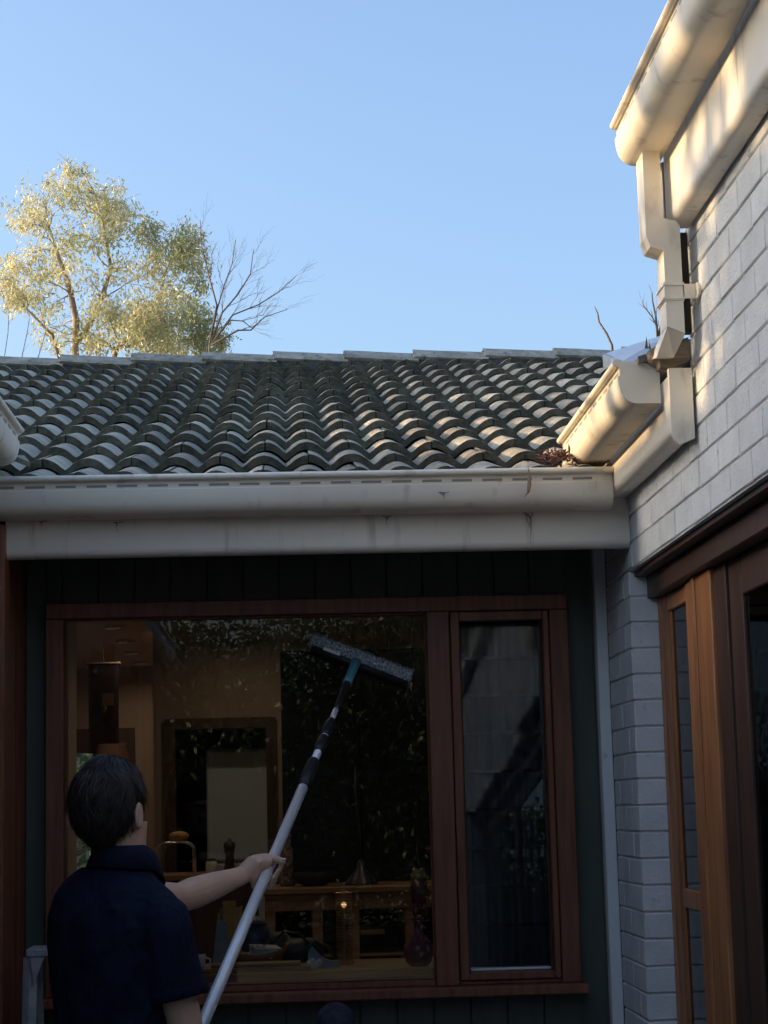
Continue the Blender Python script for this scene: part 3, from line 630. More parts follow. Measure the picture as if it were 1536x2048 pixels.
# on the sideboard (z=1.281) and counter (z=1.229)
SZ = 1.2805
t = thing('pepper_mill', (-.335, 10.35, SZ), 'tall dark turned pepper mill on the sideboard', 'pepper mill')
MB().lathe((-.335,10.35,SZ), [(.030,0),(.032,.01),(.024,.05),(.022,.09),(.030,.115),(.026,.12)], 16).build('body', DARKWOOD, t, smooth=True)
MB().lathe((-.335,10.35,SZ+.1205), [(.026,0),(.032,.012),(.028,.035),(.01,.043),(.008,.055)], 16).build('head', DARKWOOD, t, smooth=True)
t = thing('dish_rack', (-.62, 10.36, SZ), 'arched chrome rack with a tan loaf on top, on the sideboard', 'rack')
for y in (10.28, 10.44): MB().tube([(-.72,y,SZ),(-.72,y,SZ+.13),(-.70,y,SZ+.155),(-.66,y,SZ+.165),(-.58,y,SZ+.165),(-.54,y,SZ+.155),(-.52,y,SZ+.13),(-.52,y,SZ)], .006, 8).build('arch', CHROME, t, smooth=True)
for i in range(5): MB().tube([(-.70+i*.04,10.28,SZ+.06),(-.70+i*.04,10.44,SZ+.06)], .003, 6).build('bar', CHROME, t)
t = thing('bread_loaf', (-.60, 10.36, SZ+.17), 'tan loaf lying on top of the chrome rack', 'bread')
lf = MB(); lf.ball((-.60,10.36,SZ+.195), (.055,.085,.026), 14); lf.build('loaf', mat('crust', (.42,.24,.09), (.55,.35,.16), .8, scale=30, bump=.3), t, smooth=True)
for nme, x, lab in (('jar', -.43, 'small pale lidded jar next to the pepper mill'), ('tin', -.82, 'small brown tin at the end of the sideboard')):
    t = thing(nme, (x, 10.34, SZ), lab, nme)
    M_ = WHITE if nme == 'jar' else BENCHWOOD
    MB().lathe((x,10.34,SZ), [(.026,0),(.03,.01),(.03,.05),(.024,.06)], 14).build('body', M_, t, smooth=True); MB().lathe((x,10.34,SZ+.0605), [(.024,0),(.024,.012),(.01,.016)], 14).build('lid', DARKWOOD, t)
t = thing('figurine', (-.03, 9.62, 1.2285), 'slim dark patterned figurine at the left end of the counter', 'figurine')
MB().lathe((-.03,9.62,1.2285), [(.035,0),(.038,.02),(.026,.10),(.030,.17),(.018,.20),(.022,.24),(.016,.275),(.004,.30)], 16).build('body', mat('patterned_clay', (.04,.03,.03), (.35,.28,.26), .6, scale=45), t, smooth=True)
MB().lathe((-.03,9.62,1.5287), [(.004,0),(.006,.02),(.002,.12)], 10).build('spire', DARKWOOD, t)
t = thing('serving_bowl', (.10, 9.6, 1.2285), 'dark serving bowl on the counter under the pole', 'bowl')
MB().lathe((.10,9.6,1.2285), [(.05,0),(.09,.02),(.11,.07),(.105,.07),(.08,.025)], 20).build('body', DARKI, t, smooth=True); MB().lathe((.10,9.6,1.2575), [(.07,0),(.08,.02),(.05,.035)], 14).build('fruit', mat('fruit_mix', (.10,.07,.05), rough=.8), t, smooth=True)
t = thing('flexible_lamp', (.33, 9.62, 1.2285), 'thin curved desk lamp standing on the counter', 'lamp')
MB().lathe((.33,9.62,1.2285), [(.085,0),(.08,.01),(.03,.07),(.012,.12)], 20).build('base', mat('lamp_grey', (.035,.035,.045), rough=.4), t, smooth=True)
MB().tube([(.33,9.62,1.34),(.325,9.62,1.50),(.310,9.62,1.66),(.312,9.62,1.80)], .006, 8).build('stem', bpy.data.materials['lamp_grey'], t, smooth=True)

# ================================================================== TREES
def leaf(mb, p, L, W, rn, droop=.5):
    d = V((rn.uniform(-1,1), rn.uniform(-1,1), rn.uniform(-1,.6)-droop)).normalized(); s = d.cross(V((rn.uniform(-1,1), rn.uniform(-1,1), rn.uniform(-1,1)))).normalized()
    mb.add([p, p+d*L*.45+s*W, p+d*L, p+d*L*.45-s*W], [(0,1,2,3)])
def limb(mb, a, b, r0, r1, rn, wob=.08, n=5, seg=6):
    a, b = V(a), V(b); L = (b-a).length; pts = []
    for i in range(n+1):
        f = i/n; q = a.lerp(b, f)
        if 0 < i < n: q = q + V((rn.uniform(-1,1), rn.uniform(-1,1), rn.uniform(-1,1)))*L*wob
        pts.append(q)
    mb.tube(pts, [r0+(r1-r0)*i/n for i in range(n+1)], seg); return pts
def twigs(mb, p, d, L, r, depth, rn, spread=.7):
    if depth == 0 or r < .0011: return
    q = p + d*L; pts = limb(mb, p, q, r, r*.6, rn, .05, 4, 5)
    for i in range(rn.choice((2,3,3))):
        nd = (d + V((rn.uniform(-1,1), rn.uniform(-1,1), rn.uniform(-.7,.9)))*spread).normalized()
        twigs(mb, pts[rn.choice((2,3,4,4))], nd, L*rn.uniform(.55,.85), r*.58, depth-1, rn, spread)

# gum tree seen over the ridge; offsets in metres from the trunk line at z = 9.36
gt = thing('gum_tree', (-3.53, 32, 0), 'tall sunlit gum tree with olive yellow leaves behind the roof', 'tree')
rn = random.Random(21); br_ = MB(); S = .00845
gx = lambda px, py, dy=0: V((-3.53+(px-150)*S, 32+dy, 9.36+(700-py)*S*1.04))
br_.tube([(-3.5,32,0),(-3.55,32,3),(-3.4,32,6),(-3.45,32,8),gx(150,700),gx(152,640),gx(142,590),gx(128,545),gx(112,500),gx(98,455),gx(92,420)], [.22,.20,.16,.12,.062,.056,.050,.044,.028,.018,.008], 10)
tr2 = [gx(152,690),gx(180,650),gx(203,600),gx(222,540),gx(214,490),gx(205,440),gx(190,390),gx(170,350)]
br_.tube(tr2, [.055,.048,.044,.036,.026,.02,.014,.006], 8)
tr3 = [(-3.4,32.2,7.6),gx(230,690,.3),gx(280,640,.4),gx(318,580,.5),gx(325,540,.5),gx(340,510,.4)]
br_.tube(tr3, [.07,.045,.036,.028,.018,.008], 8)
br_.tube([(-3.4,31.8,7.8),gx(110,680,-.3),gx(60,630,-.4),gx(35,590,-.3)], [.05,.028,.02,.007], 7)
clumps = [(170,420,40,.6),(260,545,40,.5),(120,485,36,.6),(205,485,40,.6),(62,505,34,.5),(300,565,36,.6),(150,585,34,.35),(90,640,36,.4),(420,630,26,.6),(150,352,26,.8),(128,372,24,.5),(175,365,26,.6),(98,375,16,.4),(210,395,34,.9),(232,430,34,.9),(205,430,30,.6),(60,425,32,.8),(100,425,30,.6),(140,430,32,.5),(45,455,24,.6),(80,470,30,.5),
 (165,470,36,.5),(255,455,26,.8),(275,480,28,.7),(300,465,30,1),(330,480,34,1),(365,490,36,1),(390,505,30,1),(355,520,40,1),(385,545,36,1.1),(395,580,28,.9),(310,510,30,.5),(35,530,34,1),(18,570,32,1),(45,580,36,.9),(25,610,30,1),
 (85,560,28,.7),(110,530,30,.5),(190,520,32,.4),(180,560,30,.4),(140,510,26,.5),(240,560,26,.25),(70,620,26,.35),(110,600,26,.35),(380,620,34,1),(350,600,28,.5),(300,620,44,1.1),(250,625,44,1.2),(330,645,50,1.3),(390,650,36,1.1),(220,660,50,1.2),(280,675,60,1.4),(350,680,50,1.4),(180,680,36,.9),(425,665,24,.8),(442,685,24,.9),(415,690,30,1),(130,690,30,.4),(100,660,26,.3),
 (210,610,30,.6),(160,640,24,.3),(330,690,50,1)]
cr_ = MB(); nodes = [gx(128,545), gx(112,500), gx(98,455)] + [V(p) for p in tr2[2:]] + [V(p) for p in tr3[1:]] + [gx(60,630,-.4), gx(150,640), gx(142,590)]
for (px, py, r, dens) in clumps:
    dy = rn.uniform(-.9,.9)*(.4 if py < 420 else 1); c = gx(px, py, dy); rr = r*S
    nd = min(nodes, key=lambda q: (q-c).length + (0 if q.z < c.z+.1 else 1.5)); pts = limb(br_, nd, c, .014, .004, rn, .07, 5, 5)
    for k in range(6):
        e = c + V((rn.gauss(0,1), rn.gauss(0,1), rn.gauss(0,.8)))*rr*.7; limb(br_, pts[rn.randrange(2,6)], e, .005, .002, rn, .08, 3, 4)
    sub = [c + V((rn.gauss(0,1), rn.gauss(0,1), rn.gauss(0,.9)))*rr*.5 for _ in range(8)]
    for k in range(int(370*dens*(r/30)**1.5)):
        s_ = rn.choice(sub); leaf(cr_, s_ + V((rn.gauss(0,1), rn.gauss(0,1), rn.gauss(0,1)))*rr*.34, rn.uniform(.06,.13), rn.uniform(.010,.018), rn, .6)
br_.build('trunk', BARK, gt, smooth=True); cr_.build('crown', GUML, gt)

def bare(name, label, base, tips, r0, seed, depth=4, L=.5, spread=.55, group=None):
    rn = random.Random(seed); t = thing(name, base, label, 'tree', group); b = MB()
    for path in tips:
        n = len(path); rs = [r0*(1-.75*i/(n-1)) for i in range(n)]; b.tube(path, rs, 6)
        for i in range(max(1, n-3), n):
            p, q = V(path[i-1]), V(path[i]); d = (q-p).normalized()
            for k in range(2): twigs(b, p.lerp(q, rn.uniform(.2,1)), (d+V((rn.uniform(-1,1), rn.uniform(-1,1), rn.uniform(-.5,1)))*.55).normalized(), L*rn.uniform(.6,1), rs[i]*.5, depth-1, rn, spread)
    b.build('branches', TWIG, t, smooth=True)
bx = lambda px, py, dy=0: V((-3.53+(px-150)*S, 30.5+dy, 9.20+(700-py)*S))
B0 = V((-1.25, 30.5, 0)); B1 = V((-1.2, 30.5, 6)); B2 = bx(425, 720)
bare('bare_tree', 'leafless tree with long grey twigs reaching right of the gum tree', (-1.25,30.5,0),
     [[B0,B1,B2,bx(440,650),bx(455,600),bx(470,560),bx(478,510)], [B1,B2,bx(470,660),bx(520,640),bx(560,615),bx(592,585)], [B2,bx(450,655),bx(480,620),bx(505,580),bx(512,530)],
      [B2,bx(480,690),bx(505,690),bx(530,665),bx(575,650)], [B2,bx(440,640),bx(425,580),bx(412,520),bx(410,470)], [B2,bx(465,670),bx(490,672),bx(506,686)]], .019, 5, 5, .42)
bare('bare_sapling', 'thin leafless sapling with fine twigs at the foot of the gum tree', (-4.9,29.5,0),
     [[(-4.9,29.5,0),(-4.85,29.5,5),bx(30,730,-1),bx(25,690,-1),bx(15,650,-1)], [(-4.85,29.5,5),bx(60,720,-1),bx(62,680,-1),bx(50,640,-1)], [(-4.85,29.5,5),bx(95,720,-1),bx(100,690,-1),bx(85,650,-1)], [(-4.85,29.5,5),bx(130,715,-1),bx(120,680,-1),bx(118,660,-1)]], .008, 9, 5, .4)
bare('bare_shoot', 'single crooked bare shoot rising behind the ridge beside the skylight', (2.9,16,0), [[(2.9,16,0),(2.88,16,4.2),(2.80,16,5.46),(2.76,16,5.56),(2.70,16,5.66),(2.69,16,5.74),(2.665,16,5.80)]], .016, 2, 1)
bare('bare_shrub', 'forked leafless twigs rising behind the downpipe', (3.2,16,0), [[(3.2,16,0),(3.2,16,4.5),(3.20,16,5.6),(3.16,16,5.70),(3.09,16,5.80),(3.08,16,5.85)], [(3.2,16,5.5),(3.19,16,5.72),(3.17,16,5.84),(3.17,16,5.92)], [(3.2,16,5.5),(3.24,16,5.66),(3.22,16,5.8)]], .012, 4, 2, .12)

def tree(name, label, base, h, cw, seed, leafm, nl=6000, lsize=.14, group=None, low=.35, fill=.20):
    rn = random.Random(seed); t = thing(name, base, label, 'tree', group); b = MB(); c = MB(); base = V(base)
    topp = base+V((rn.uniform(-.4,.4), rn.uniform(-.4,.4), h*.85)); tp_ = limb(b, base, topp, h*.024, h*.006, rn, .03, 7, 8)
    cl = []
    for i in range(38):
        f = rn.uniform(low, 1); a = rn.uniform(0, 6.283); rr = cw*math.sqrt(rn.random())*(1.15-abs(f-.6)*1.1)
        e = base+V((math.cos(a)*rr, math.sin(a)*rr, h*f)); cl.append(e); limb(b, tp_[min(6, max(2, int(f*6)))], e, h*.008, h*.002, rn, .07, 5, 5)
    for k in range(nl):
        e = rn.choice(cl); leaf(c, e+V((rn.gauss(0,1), rn.gauss(0,1), rn.gauss(0,.75)))*cw*fill, rn.uniform(.6,1.2)*lsize, lsize*.22, rn, .3)
    b.build('trunk', BARK, t, smooth=True); c.build('crown', leafm, t)
# trees to the left that break up the low sun, and trees behind the camera that the panes reflect
tree('broadleaf_tree', 'spreading tree beyond the left wing', (-10.5,11.7,0), 10.0, 2.9, 31, TREEL, 22000, .24, low=.42)
tree('broadleaf_tree', 'rounded tree standing beyond the long roof of the left wing', (-10.5,2.05,0), 10.4, 3.0, 32, TREEL, 60000, .26, low=.36, fill=.18)
GLAB = ['tallest garden tree behind the courtyard', 'slim garden tree at the end of the courtyard paving', 'rounded garden tree beside the brick wing', 'large spreading garden tree behind the slim one', 'broad garden tree past the brick wing', 'high crowned garden tree past the timber wing']
for i, (x, y, h, cw) in enumerate(((-5.5,-8.5,4.4,2.6),(-1.6,-8,3.35,2.1),(2.4,-8.4,3.5,2.3),(.6,-12,4.1,2.8),(7.0,-9.5,4.4,2.6),(-4.2,-12.5,4.5,2.8))):
    tree('garden_tree', GLAB[i], (x,y,0), h, cw, 40+i, TREEL, 42000, .105, 'trees on the open side of the courtyard', .10, .24)
tree('hedge_tree', 'bright green shrub outside the rear window', (-2.6,20.2,0), 4.2, 1.6, 61, HEDGEL, 5000, .13, low=.12)
tree('hedge_tree', 'bushy green shrub behind the parked car', (-4.3,20.6,0), 4.6, 1.7, 62, HEDGEL, 5000, .13, low=.12)
# parked car seen through the rear window
t = thing('parked_car', (-2.9, 18, 0), 'blue grey parked car seen through the rear window', 'car')
CARP = mat('car_paint', (.16,.22,.32), rough=.25, metal=.3)
body = MB().prism([(-5.0,.28),(-.9,.28),(-.85,.62),(-1.0,.80),(-1.9,.90),(-2.6,1.36),(-3.9,1.40),(-4.6,1.0),(-5.05,.92),(-5.1,.5)], 1, 17.2, 18.9)
for p in body.v:
    if p.z > .95: p.y = 18.05+(p.y-18.05)*.82
body.build('body', CARP, t, angle=40)
for x in (-1.75, -4.2):
    for y in (17.18, 18.74):
        wh = MB().tube([(x,y,.31),(x,y+.2,.31)], .31, 20).build('wheel', BLACK, t); MB().tube([(x,y-.004,.31),(x,y+.204,.31)], .19, 16).build('rim', ZINC, wh)
for q in ([(-2.05,.93),(-2.62,1.30),(-3.15,1.32),(-3.15,.95)], [(-3.22,.95),(-3.22,1.32),(-3.85,1.33),(-4.35,1.02)]): MB().prism(q, 1, 17.27, 17.33).build('window', BLACKGL, t)
MB().box((-4.9,17.185,.66),(-1.0,17.199,.69)).build('trim', CHROME, t)

# ================================================================== GUTTER DEBRIS
lit = MB(); rn = random.Random(77)
for i in range(420):
    x = rn.uniform(.845,1.045); y = rn.uniform(6.16,6.40); p = V((x, y, roofz(y)+.035+rn.uniform(0,.045)*(1-abs(x-.96)/.14)))
    d = V((rn.uniform(-1,1), rn.uniform(-1,1), rn.uniform(-.5,.6))).normalized(); s_ = d.cross(V((0,0,1))).normalized(); L = rn.uniform(.02,.05)
    lit.add([p, p+d*L*.5+s_*.004+V((0,0,.004)), p+d*L, p+d*L*.5-s_*.004], [(0,1,2,3)])
tag(lit.build('fallen_leaves', LEAFLIT), 'heap of reddish fallen leaves in the roof valley above the gutter end', 'leaves', kind='stuff')
dl = MB(); pts = [V((.779,6.108,2.690)),V((.780,6.106,2.668)),V((.783,6.105,2.645)),V((.781,6.104,2.615)),V((.776,6.103,2.59)),V((.760,6.103,2.572))]; wd_ = [.001,.001,.0055,.007,.005,.001]
for i, p in enumerate(pts): pass
dl.add([p+V((-w_,0,0)) for p, w_ in zip(pts, wd_)]+[p+V((w_,.004 if .002 < w_ else 0,0)) for p, w_ in zip(pts, wd_)]+[p+V((0,-.004,0)) for p in pts], [(i,i+1,13+i,12+i) for i in range(5)]+[(12+i,13+i,7+i,6+i) for i in range(5)])
tag(dl.build('dead_leaf', DEADLEAF), 'long dry brown leaf dangling over the front gutter lip', 'leaf')
gw = MB(); gw.add([(1.0,5.19,2.84),(1.006,5.188,2.875),(1.010,5.19,2.84),(1.013,5.185,2.858),(1.018,5.19,2.838)], [(0,1,2),(2,3,4)])
tag(gw.build('weed', TREEL), 'tiny green weed growing in the gutter below the downpipe', 'weed')

# ================================================================== LADDER AND POST
t = thing('step_ladder', (-.80, 6.3, .03), 'paint spattered white step ladder against the green boards', 'ladder')
SPAT = mat('spattered_white', (.30,.31,.31), (.42,.42,.41), .8, scale=25, c3=(.22,.24,.26), c3scale=30, c3lo=.52, c3hi=.75)
MB().cbox((-.838,6.20,1.165),(-.50,6.36,1.190), .004).build('top_step', SPAT, t)
for x0, x1 in ((-.826,-.830), (-.515,-.49)):
    for y0, y1 in ((6.22,6.05), (6.34,6.55)): MB().tube([(x1,y1,.031),(x0,y0,1.164)], [(.022,.012)]*2, 4, upv=(1,0,0)).build('leg', SPAT, t)
for z in (.35, .65, .92): 
    f = (1.164-z)/1.134; MB().box((-.826,6.20-f*.17,z),(-.515,6.26-f*.17,z+.02)).build('step', SPAT, t)
br2 = MB().prism([(-.822,1.163),(-.78,1.163),(-.812,1.08)], 1, 6.19, 6.205); br2.build('bracket', SPAT, t)
t = thing('bollard_post', (.126, 6.4, .03), 'short dark post with a rounded blue black cap below the window', 'post')
MB().tube([(.126,6.4,.031),(.126,6.4,.90)], .045, 16).build('post', DARKI, t)
cp = MB().ball((.126,6.4,.92), (.064,.064,.062), 18); cp.build('cap', mat('blue_black', (.02,.024,.04), (.05,.06,.09), .8, scale=30, bump=.3, bscale=90), t, smooth=True)

# ================================================================== WINDOW WASHER
PP0, PP1 = V((-.234,4.98,1.075)), V((.23,6.72,2.10)); PD = (PP1-PP0).normalized(); PL = (PP1-PP0).length
pp = lambda f: PP0 + (PP1-PP0)*f
t = thing('washer_pole', pp(-.22), 'silver telescopic pole with a teal necked washer pressed to the window', 'washing pole')
MB().tube([pp(-.22),pp(.585)], .0160, 20).build('tube', SILVER, t, smooth=True)
MB().tube([pp(.575),pp(.60),pp(.645),pp(.655)], [.0185,.0205,.0205,.018], 16).build('collar', BLACK, t, smooth=True)
MB().tube([pp(.645),pp(.79)], .0125, 16).build('inner_tube', SILVER, t, smooth=True)
MB().tube([pp(.684),pp(.70),pp(.728),pp(.732)], [.0165,.018,.0185,.015], 16).build('collar', BLACK, t, smooth=True)
MB().tube([pp(.737),pp(.742),pp(.775),pp(.79)], [.015,.0185,.0175,.013], 16).build('collar', BLACK, t, smooth=True)
MB().tube([pp(.78),pp(.828)], .0095, 14).build('inner_tube', SILVER, t, smooth=True)
MB().tube([pp(.826),pp(.845),pp(.89),pp(.90),pp(.93)], [.0095,.0105,.0115,.014,.0145], 14).build('cone', BLACK, t, smooth=True)
hb = [pp(.918), pp(.95), pp(.985), pp(1.0)]
MB().tube(hb, [.0165,.0150,.0165,.0185], 16).build('neck', TEAL, t, smooth=True)
A_, B_ = V((.075,6.795,2.186)), V((.425,6.795,2.045)); ax = (B_-A_).normalized(); nrm = V((0,-1,0)); upw = ax.cross(nrm); upw = upw if upw.z > 0 else -upw
mid = A_.lerp(B_, .5)
MB().tube([A_+ax*.01-upw*.024+nrm*.02, B_-ax*.005-upw*.024+nrm*.02], .012, 10).build('bar', BLACK, t, smooth=True)
MB().tube([pp(.99), mid-upw*.024+nrm*.022], [.016,.012], 10).build('socket', BLACK, t, smooth=True)
sv = MB(); sv.tube([A_, A_.lerp(B_,.02), A_.lerp(B_,.98), B_], [.020,.026,.027,.021], 20, upv=(0,0,1), ell=1.0)
sleeve = sv.build('sleeve', FLUFF, t, smooth=True)
fl = MB(); rn = random.Random(8)
for i in range(5200):
    f = rn.random(); an = rn.uniform(0, 6.283)
    c = A_.lerp(B_, f); o = (nrm*math.cos(an)+upw*math.sin(an)); 
    if o.dot(upw) < -.75: continue
    p = c+o*.025; d = (o+V((rn.uniform(-1,1), rn.uniform(-1,1), rn.uniform(-1,1)))*.8).normalized(); s_ = d.cross(ax+V((rn.uniform(-1,1),0,rn.uniform(-1,1)))).normalized(); L = rn.uniform(.006,.012)
    fl.add([p-s_*.0011, p+s_*.0011, p+d*L+s_*.0008, p+d*L-s_*.0008], [(0,1,2,3)])
for p in fl.v: p.y = min(p.y, 6.8215)
fl.build('pile', FLUFF, sleeve)
sv2 = MB(); sv2.box((0,0,0),(.06,.004,.008)); 
lab_ = MB().box((-.03,-.002,-.005),(.03,.002,.005)).xf(Matrix.Translation(A_.lerp(B_,.22)+nrm*.030-upw*.012) @ Matrix((ax, -nrm, upw)).transposed().to_4x4()); lab_.build('tag', WHITE, sleeve)

# ================================================================== PERSON
BA = rad(40); Fv = V((math.sin(BA), math.cos(BA), 0)); Rv = V((math.cos(BA), -math.sin(BA), 0)); Uv = V((0,0,1))
PC = V((-.425, 4.82, 0))
person = thing('person', (PC.x, PC.y, .03), 'person in a navy polo shirt seen from behind, reaching up with the long pole', 'person')
W = lambda r, f, z: PC + Rv*r + Fv*f + Uv*z
def ring(z, hw, hd, f=0, r=0, tilt=0): return (W(r, f, z), Rv*hw+Uv*(-.020 if 1.24 < z < 1.46 else 0), Fv*hd+Uv*tilt)
shR = W(.166, -.02, 1.340); shL = W(-.165, .06, 1.395)
elR = V((-.262, 4.70, 1.105)); 
Gl = pp(.338); Gr = pp(-.165)
nl_ = (V((1,0,0))-PD*PD.x).normalized(); el_ = PD.cross(nl_)           # palm normal and finger direction, left hand
if el_.z > 0: el_ = -el_
wrL = Gl - nl_*.060 - el_*.012 - PD*.040
elL = shL.lerp(wrL, .53) + V((0,0,-.035)) + V((.01,.02,0))
nr_ = (V((-.9,-.1,.0))-PD*(V((-.9,-.1,0)).dot(PD))).normalized(); er_ = PD.cross(nr_)
if er_.y < 0: er_ = -er_
wrR = Gr - nr_*.045 - er_*.03 + PD*.03
def arm(b, sh, el, wr, k=1.0):
    b.tube([sh, sh.lerp(el,.25), sh.lerp(el,.6), el, el.lerp(wr,.22), el.lerp(wr,.55), el.lerp(wr,.85), wr], [.056*k,.053*k,.047*k,.041*k,.045*k,.039*k,.030*k,.027*k], 16)
    b.ball(sh, .058*k, 14); b.ball(el, .041*k, 12)
def finger(b, pts, r0, r1):
    n = len(pts); b.tube(pts, [r0+(r1-r0)*i/(n-1) for i in range(n)], 10); b.ball(pts[-1], r1, 10); b.ball(pts[0], r0, 10)
    for p in pts[1:-1]: b.ball(p, (r0+r1)/2*1.04, 8)
def hand(b, G, p, n, e, wr):
    pc = G - n*.030 - e*.008
    R_ = []
    for i, (f, hp, hn) in enumerate(((-.048,.026,.021),(-.030,.036,.020),(0,.043,.018),(.030,.044,.014),(.044,.041,.011))): R_.append((pc+e*f*.8, p*hp, n*hn))
    b.rings(R_, 16); b.tube([wr, pc-e*.028], [.027,.026], 12, ell=1.0)
    for i, (o, L) in enumerate(((.0345,1.0),(.0115,1.08),(-.0115,1.02),(-.0335,.86))):
        k0 = pc + e*.034 + p*o; r = .0088 if i < 3 else .0078
        finger(b, [k0, G + e*(.034*L) - n*.010 + p*o, G + e*(.026*L) + n*.022 + p*o, G - e*(.004+.003*i) + n*(.0335-.0015*i) + p*o*1.02], r, r*.86)
    th = [pc - e*.024 + p*.020, G - e*.030 - n*.012 + p*.036, G - e*.027 + n*.014 + p*.040, G - e*.020 + n*.040 + p*.040]
    finger(b, th, .0150, .0100); b.tube([pc - e*.020 + p*.004, G - e*.027 - n*.004 + p*.010, G - e*.026 + n*.006 + p*.026], [.022,.016,.011], 12); return th
body = MB()
body.rings([ring(.80,.15,.11),ring(.92,.160,.112),ring(1.05,.145,.10),ring(1.15,.152,.108),ring(1.28,.172,.12),ring(1.36,.178,.112),ring(1.415,.150,.09),ring(1.45,.095,.072),ring(1.475,.062,.062,.008),ring(1.53,.054,.058,.014),ring(1.58,.053,.058,.02)], 28)
arm(body, shR, elR, wrR); arm(body, shL, elL, wrL, .97)
thL = hand(body, Gl, PD, nl_, el_, wrL); hand(body, Gr, PD, nr_, er_, wrR)
for s_, f0 in ((-1,.03),(1,-.05)):
    hp, kn, an = W(s_*.09,0,.86), W(s_*.10,.03+f0*.5,.49), W(s_*.11,f0,.10)
    body.tube([hp, hp.lerp(kn,.5), kn, kn.lerp(an,.35), an], [.088,.075,.055,.055,.036], 14); body.ball(hp, .09, 12); body.ball(kn, .055, 10)
    body.tube([an+Fv*-.05+Uv*-.045, an+Fv*.06+Uv*-.045, an+Fv*.16+Uv*-.055], [.030,.036,.022], 10)
# head
HA = rad(22); HF = V((math.sin(HA), math.cos(HA), 0)); HRv = V((math.cos(HA), -math.sin(HA), 0)); HC = V((-.449, 4.815, 1.612))
Hh = lambda r, f, z: HC + HRv*r + HF*f + Uv*z
hr = lambda z, hw, hd, f=0: (Hh(0, f, z), HRv*hw, HF*hd)
body.rings([hr(-.112,.024,.026,.060),hr(-.100,.038,.046,.045),hr(-.080,.051,.066,.026),hr(-.05,.061,.080,.012),hr(-.01,.069,.090,.004),hr(.03,.073,.095,0),hr(.065,.068,.088,-.003),hr(.092,.052,.068,-.004),hr(.108,.028,.038,-.004)], 24)
body.rings([(Hh(0,.090,-.008),HRv*.008,Uv*.01),(Hh(0,.104,-.030),HRv*.012,Uv*.012),(Hh(0,.098,-.043),HRv*.014,Uv*.008)], 10)       # nose
body.rings([(Hh(0,.082,-.066),HRv*.022,Uv*.006),(Hh(0,.090,-.068),HRv*.016,Uv*.006)], 10)                                         # lips
body.ball(Hh(0,.084,.022), (.05,.03,.012), 10)                                                                                    # brow
for s_ in (-1, 1):
    body.rings([(Hh(s_*.062,-.004,-.026),HF*.014,Uv*.026),(Hh(s_*.080,-.014,-.022),HF*.018,Uv*.032),(Hh(s_*.095,-.024,-.018),HF*.020,Uv*.034),(Hh(s_*.098,-.024,-.018),HF*.016,Uv*.030)], 14)
body_o = fuse(body, 'body', [SKIN], person, .0033, 7)
for s_ in (-1, 1): MB().ball(Hh(s_*.030,.078,.0), .0115, 10).build('eye', WHITE, person, smooth=True)
nlq = MB().ball((0,0,0), (.0075,.006,.0022), 10).xf(Matrix.Translation(thL[-1]-el_*.0085+nl_*.003) @ Matrix((nl_, PD, -el_)).transposed().to_4x4()); nlq.build('thumbnail', NAIL, person, smooth=True)
_n = NAVY.node_tree; _b = [x for x in _n.nodes if x.type == 'BUMP'][0]
_w = _n.nodes.new('ShaderNodeTexNoise'); _w.inputs['Scale'].default_value = 9; _w.inputs['Detail'].default_value = 3; _w.inputs['Distortion'].default_value = 1.6
_mp = _n.nodes.new('ShaderNodeMapping'); _mp.inputs['Scale'].default_value = (1.6, 1.6, .8); _mp.inputs['Rotation'].default_value = (.5, .3, .6)
_g = [x for x in _n.nodes if x.type == 'NEW_GEOMETRY'][0]; _n.links.new(_g.outputs['Position'], _mp.inputs[0]); _n.links.new(_mp.outputs[0], _w.inputs['Vector'])
_b2 = _n.nodes.new('ShaderNodeBump'); _b2.inputs['Strength'].default_value = .5; _b2.inputs['Distance'].default_value = .03
_n.links.new(_w.outputs['Fac'], _b2.inputs['Height']); _n.links.new(_b2.outputs[0], _b.inputs['Normal'])
# shirt
sh = MB()
sh.rings([ring(.86,.185,.138),ring(.95,.184,.136,.0),ring(1.05,.174,.126,-.003),ring(1.15,.178,.128,-.006),ring(1.26,.192,.138,-.008),ring(1.34,.200,.134,-.008),ring(1.39,.190,.120,-.006),ring(1.425,.158,.104,-.002),ring(1.452,.112,.085,.002),ring(1.472,.075,.073,.006)], 32)
def sleeve_(b, s0, e0, f1, k):
    d = (e0-s0).normalized()
    b.tube([s0-d*.03, s0+d*.02, s0.lerp(e0,f1*.5), s0.lerp(e0,f1*.93), s0.lerp(e0,f1)], [.066*k,.073*k,.071*k,.073*k,.072*k], 20); b.ball(s0, .070*k, 16)
sleeve_(sh, shR+Rv*-.008, elR, .72, 1.0); sleeve_(sh, shL+Rv*.01, elL, .60, .98)
# shoulder blades and a few drag folds towards the reaching arm
for a, b_, r in ((W(.15,-.10,1.34), W(-.05,-.128,1.18), .014), (W(.17,-.09,1.27), W(.02,-.132,1.08), .013), (W(.10,-.112,1.38), W(-.12,-.112,1.30), .016), (W(.19,-.03,1.22), W(.10,-.11,1.02), .013), (W(-.14,-.09,1.22), W(-.02,-.128,1.02), .012), (W(.185,.0,1.10), W(.06,-.120,.93), .012)):
    sh.tube([a, a.lerp(b_,.5)+Fv*-.004, b_], [r*.5, r, r*.4], 10)
shirt = fuse(sh, 'polo_shirt', [NAVY], person, .0055, 5, .016, .13)
cf = MB(); d = (elR-shR).normalized(); q = (shR+Rv*-.008).lerp(elR, .72)
cf.tube([q-d*.022, q-d*.020, q+d*.002, q+d*.004], [.0735,.0755,.0755,.073], 24); cf.build('cuff', NAVY, shirt, smooth=True)
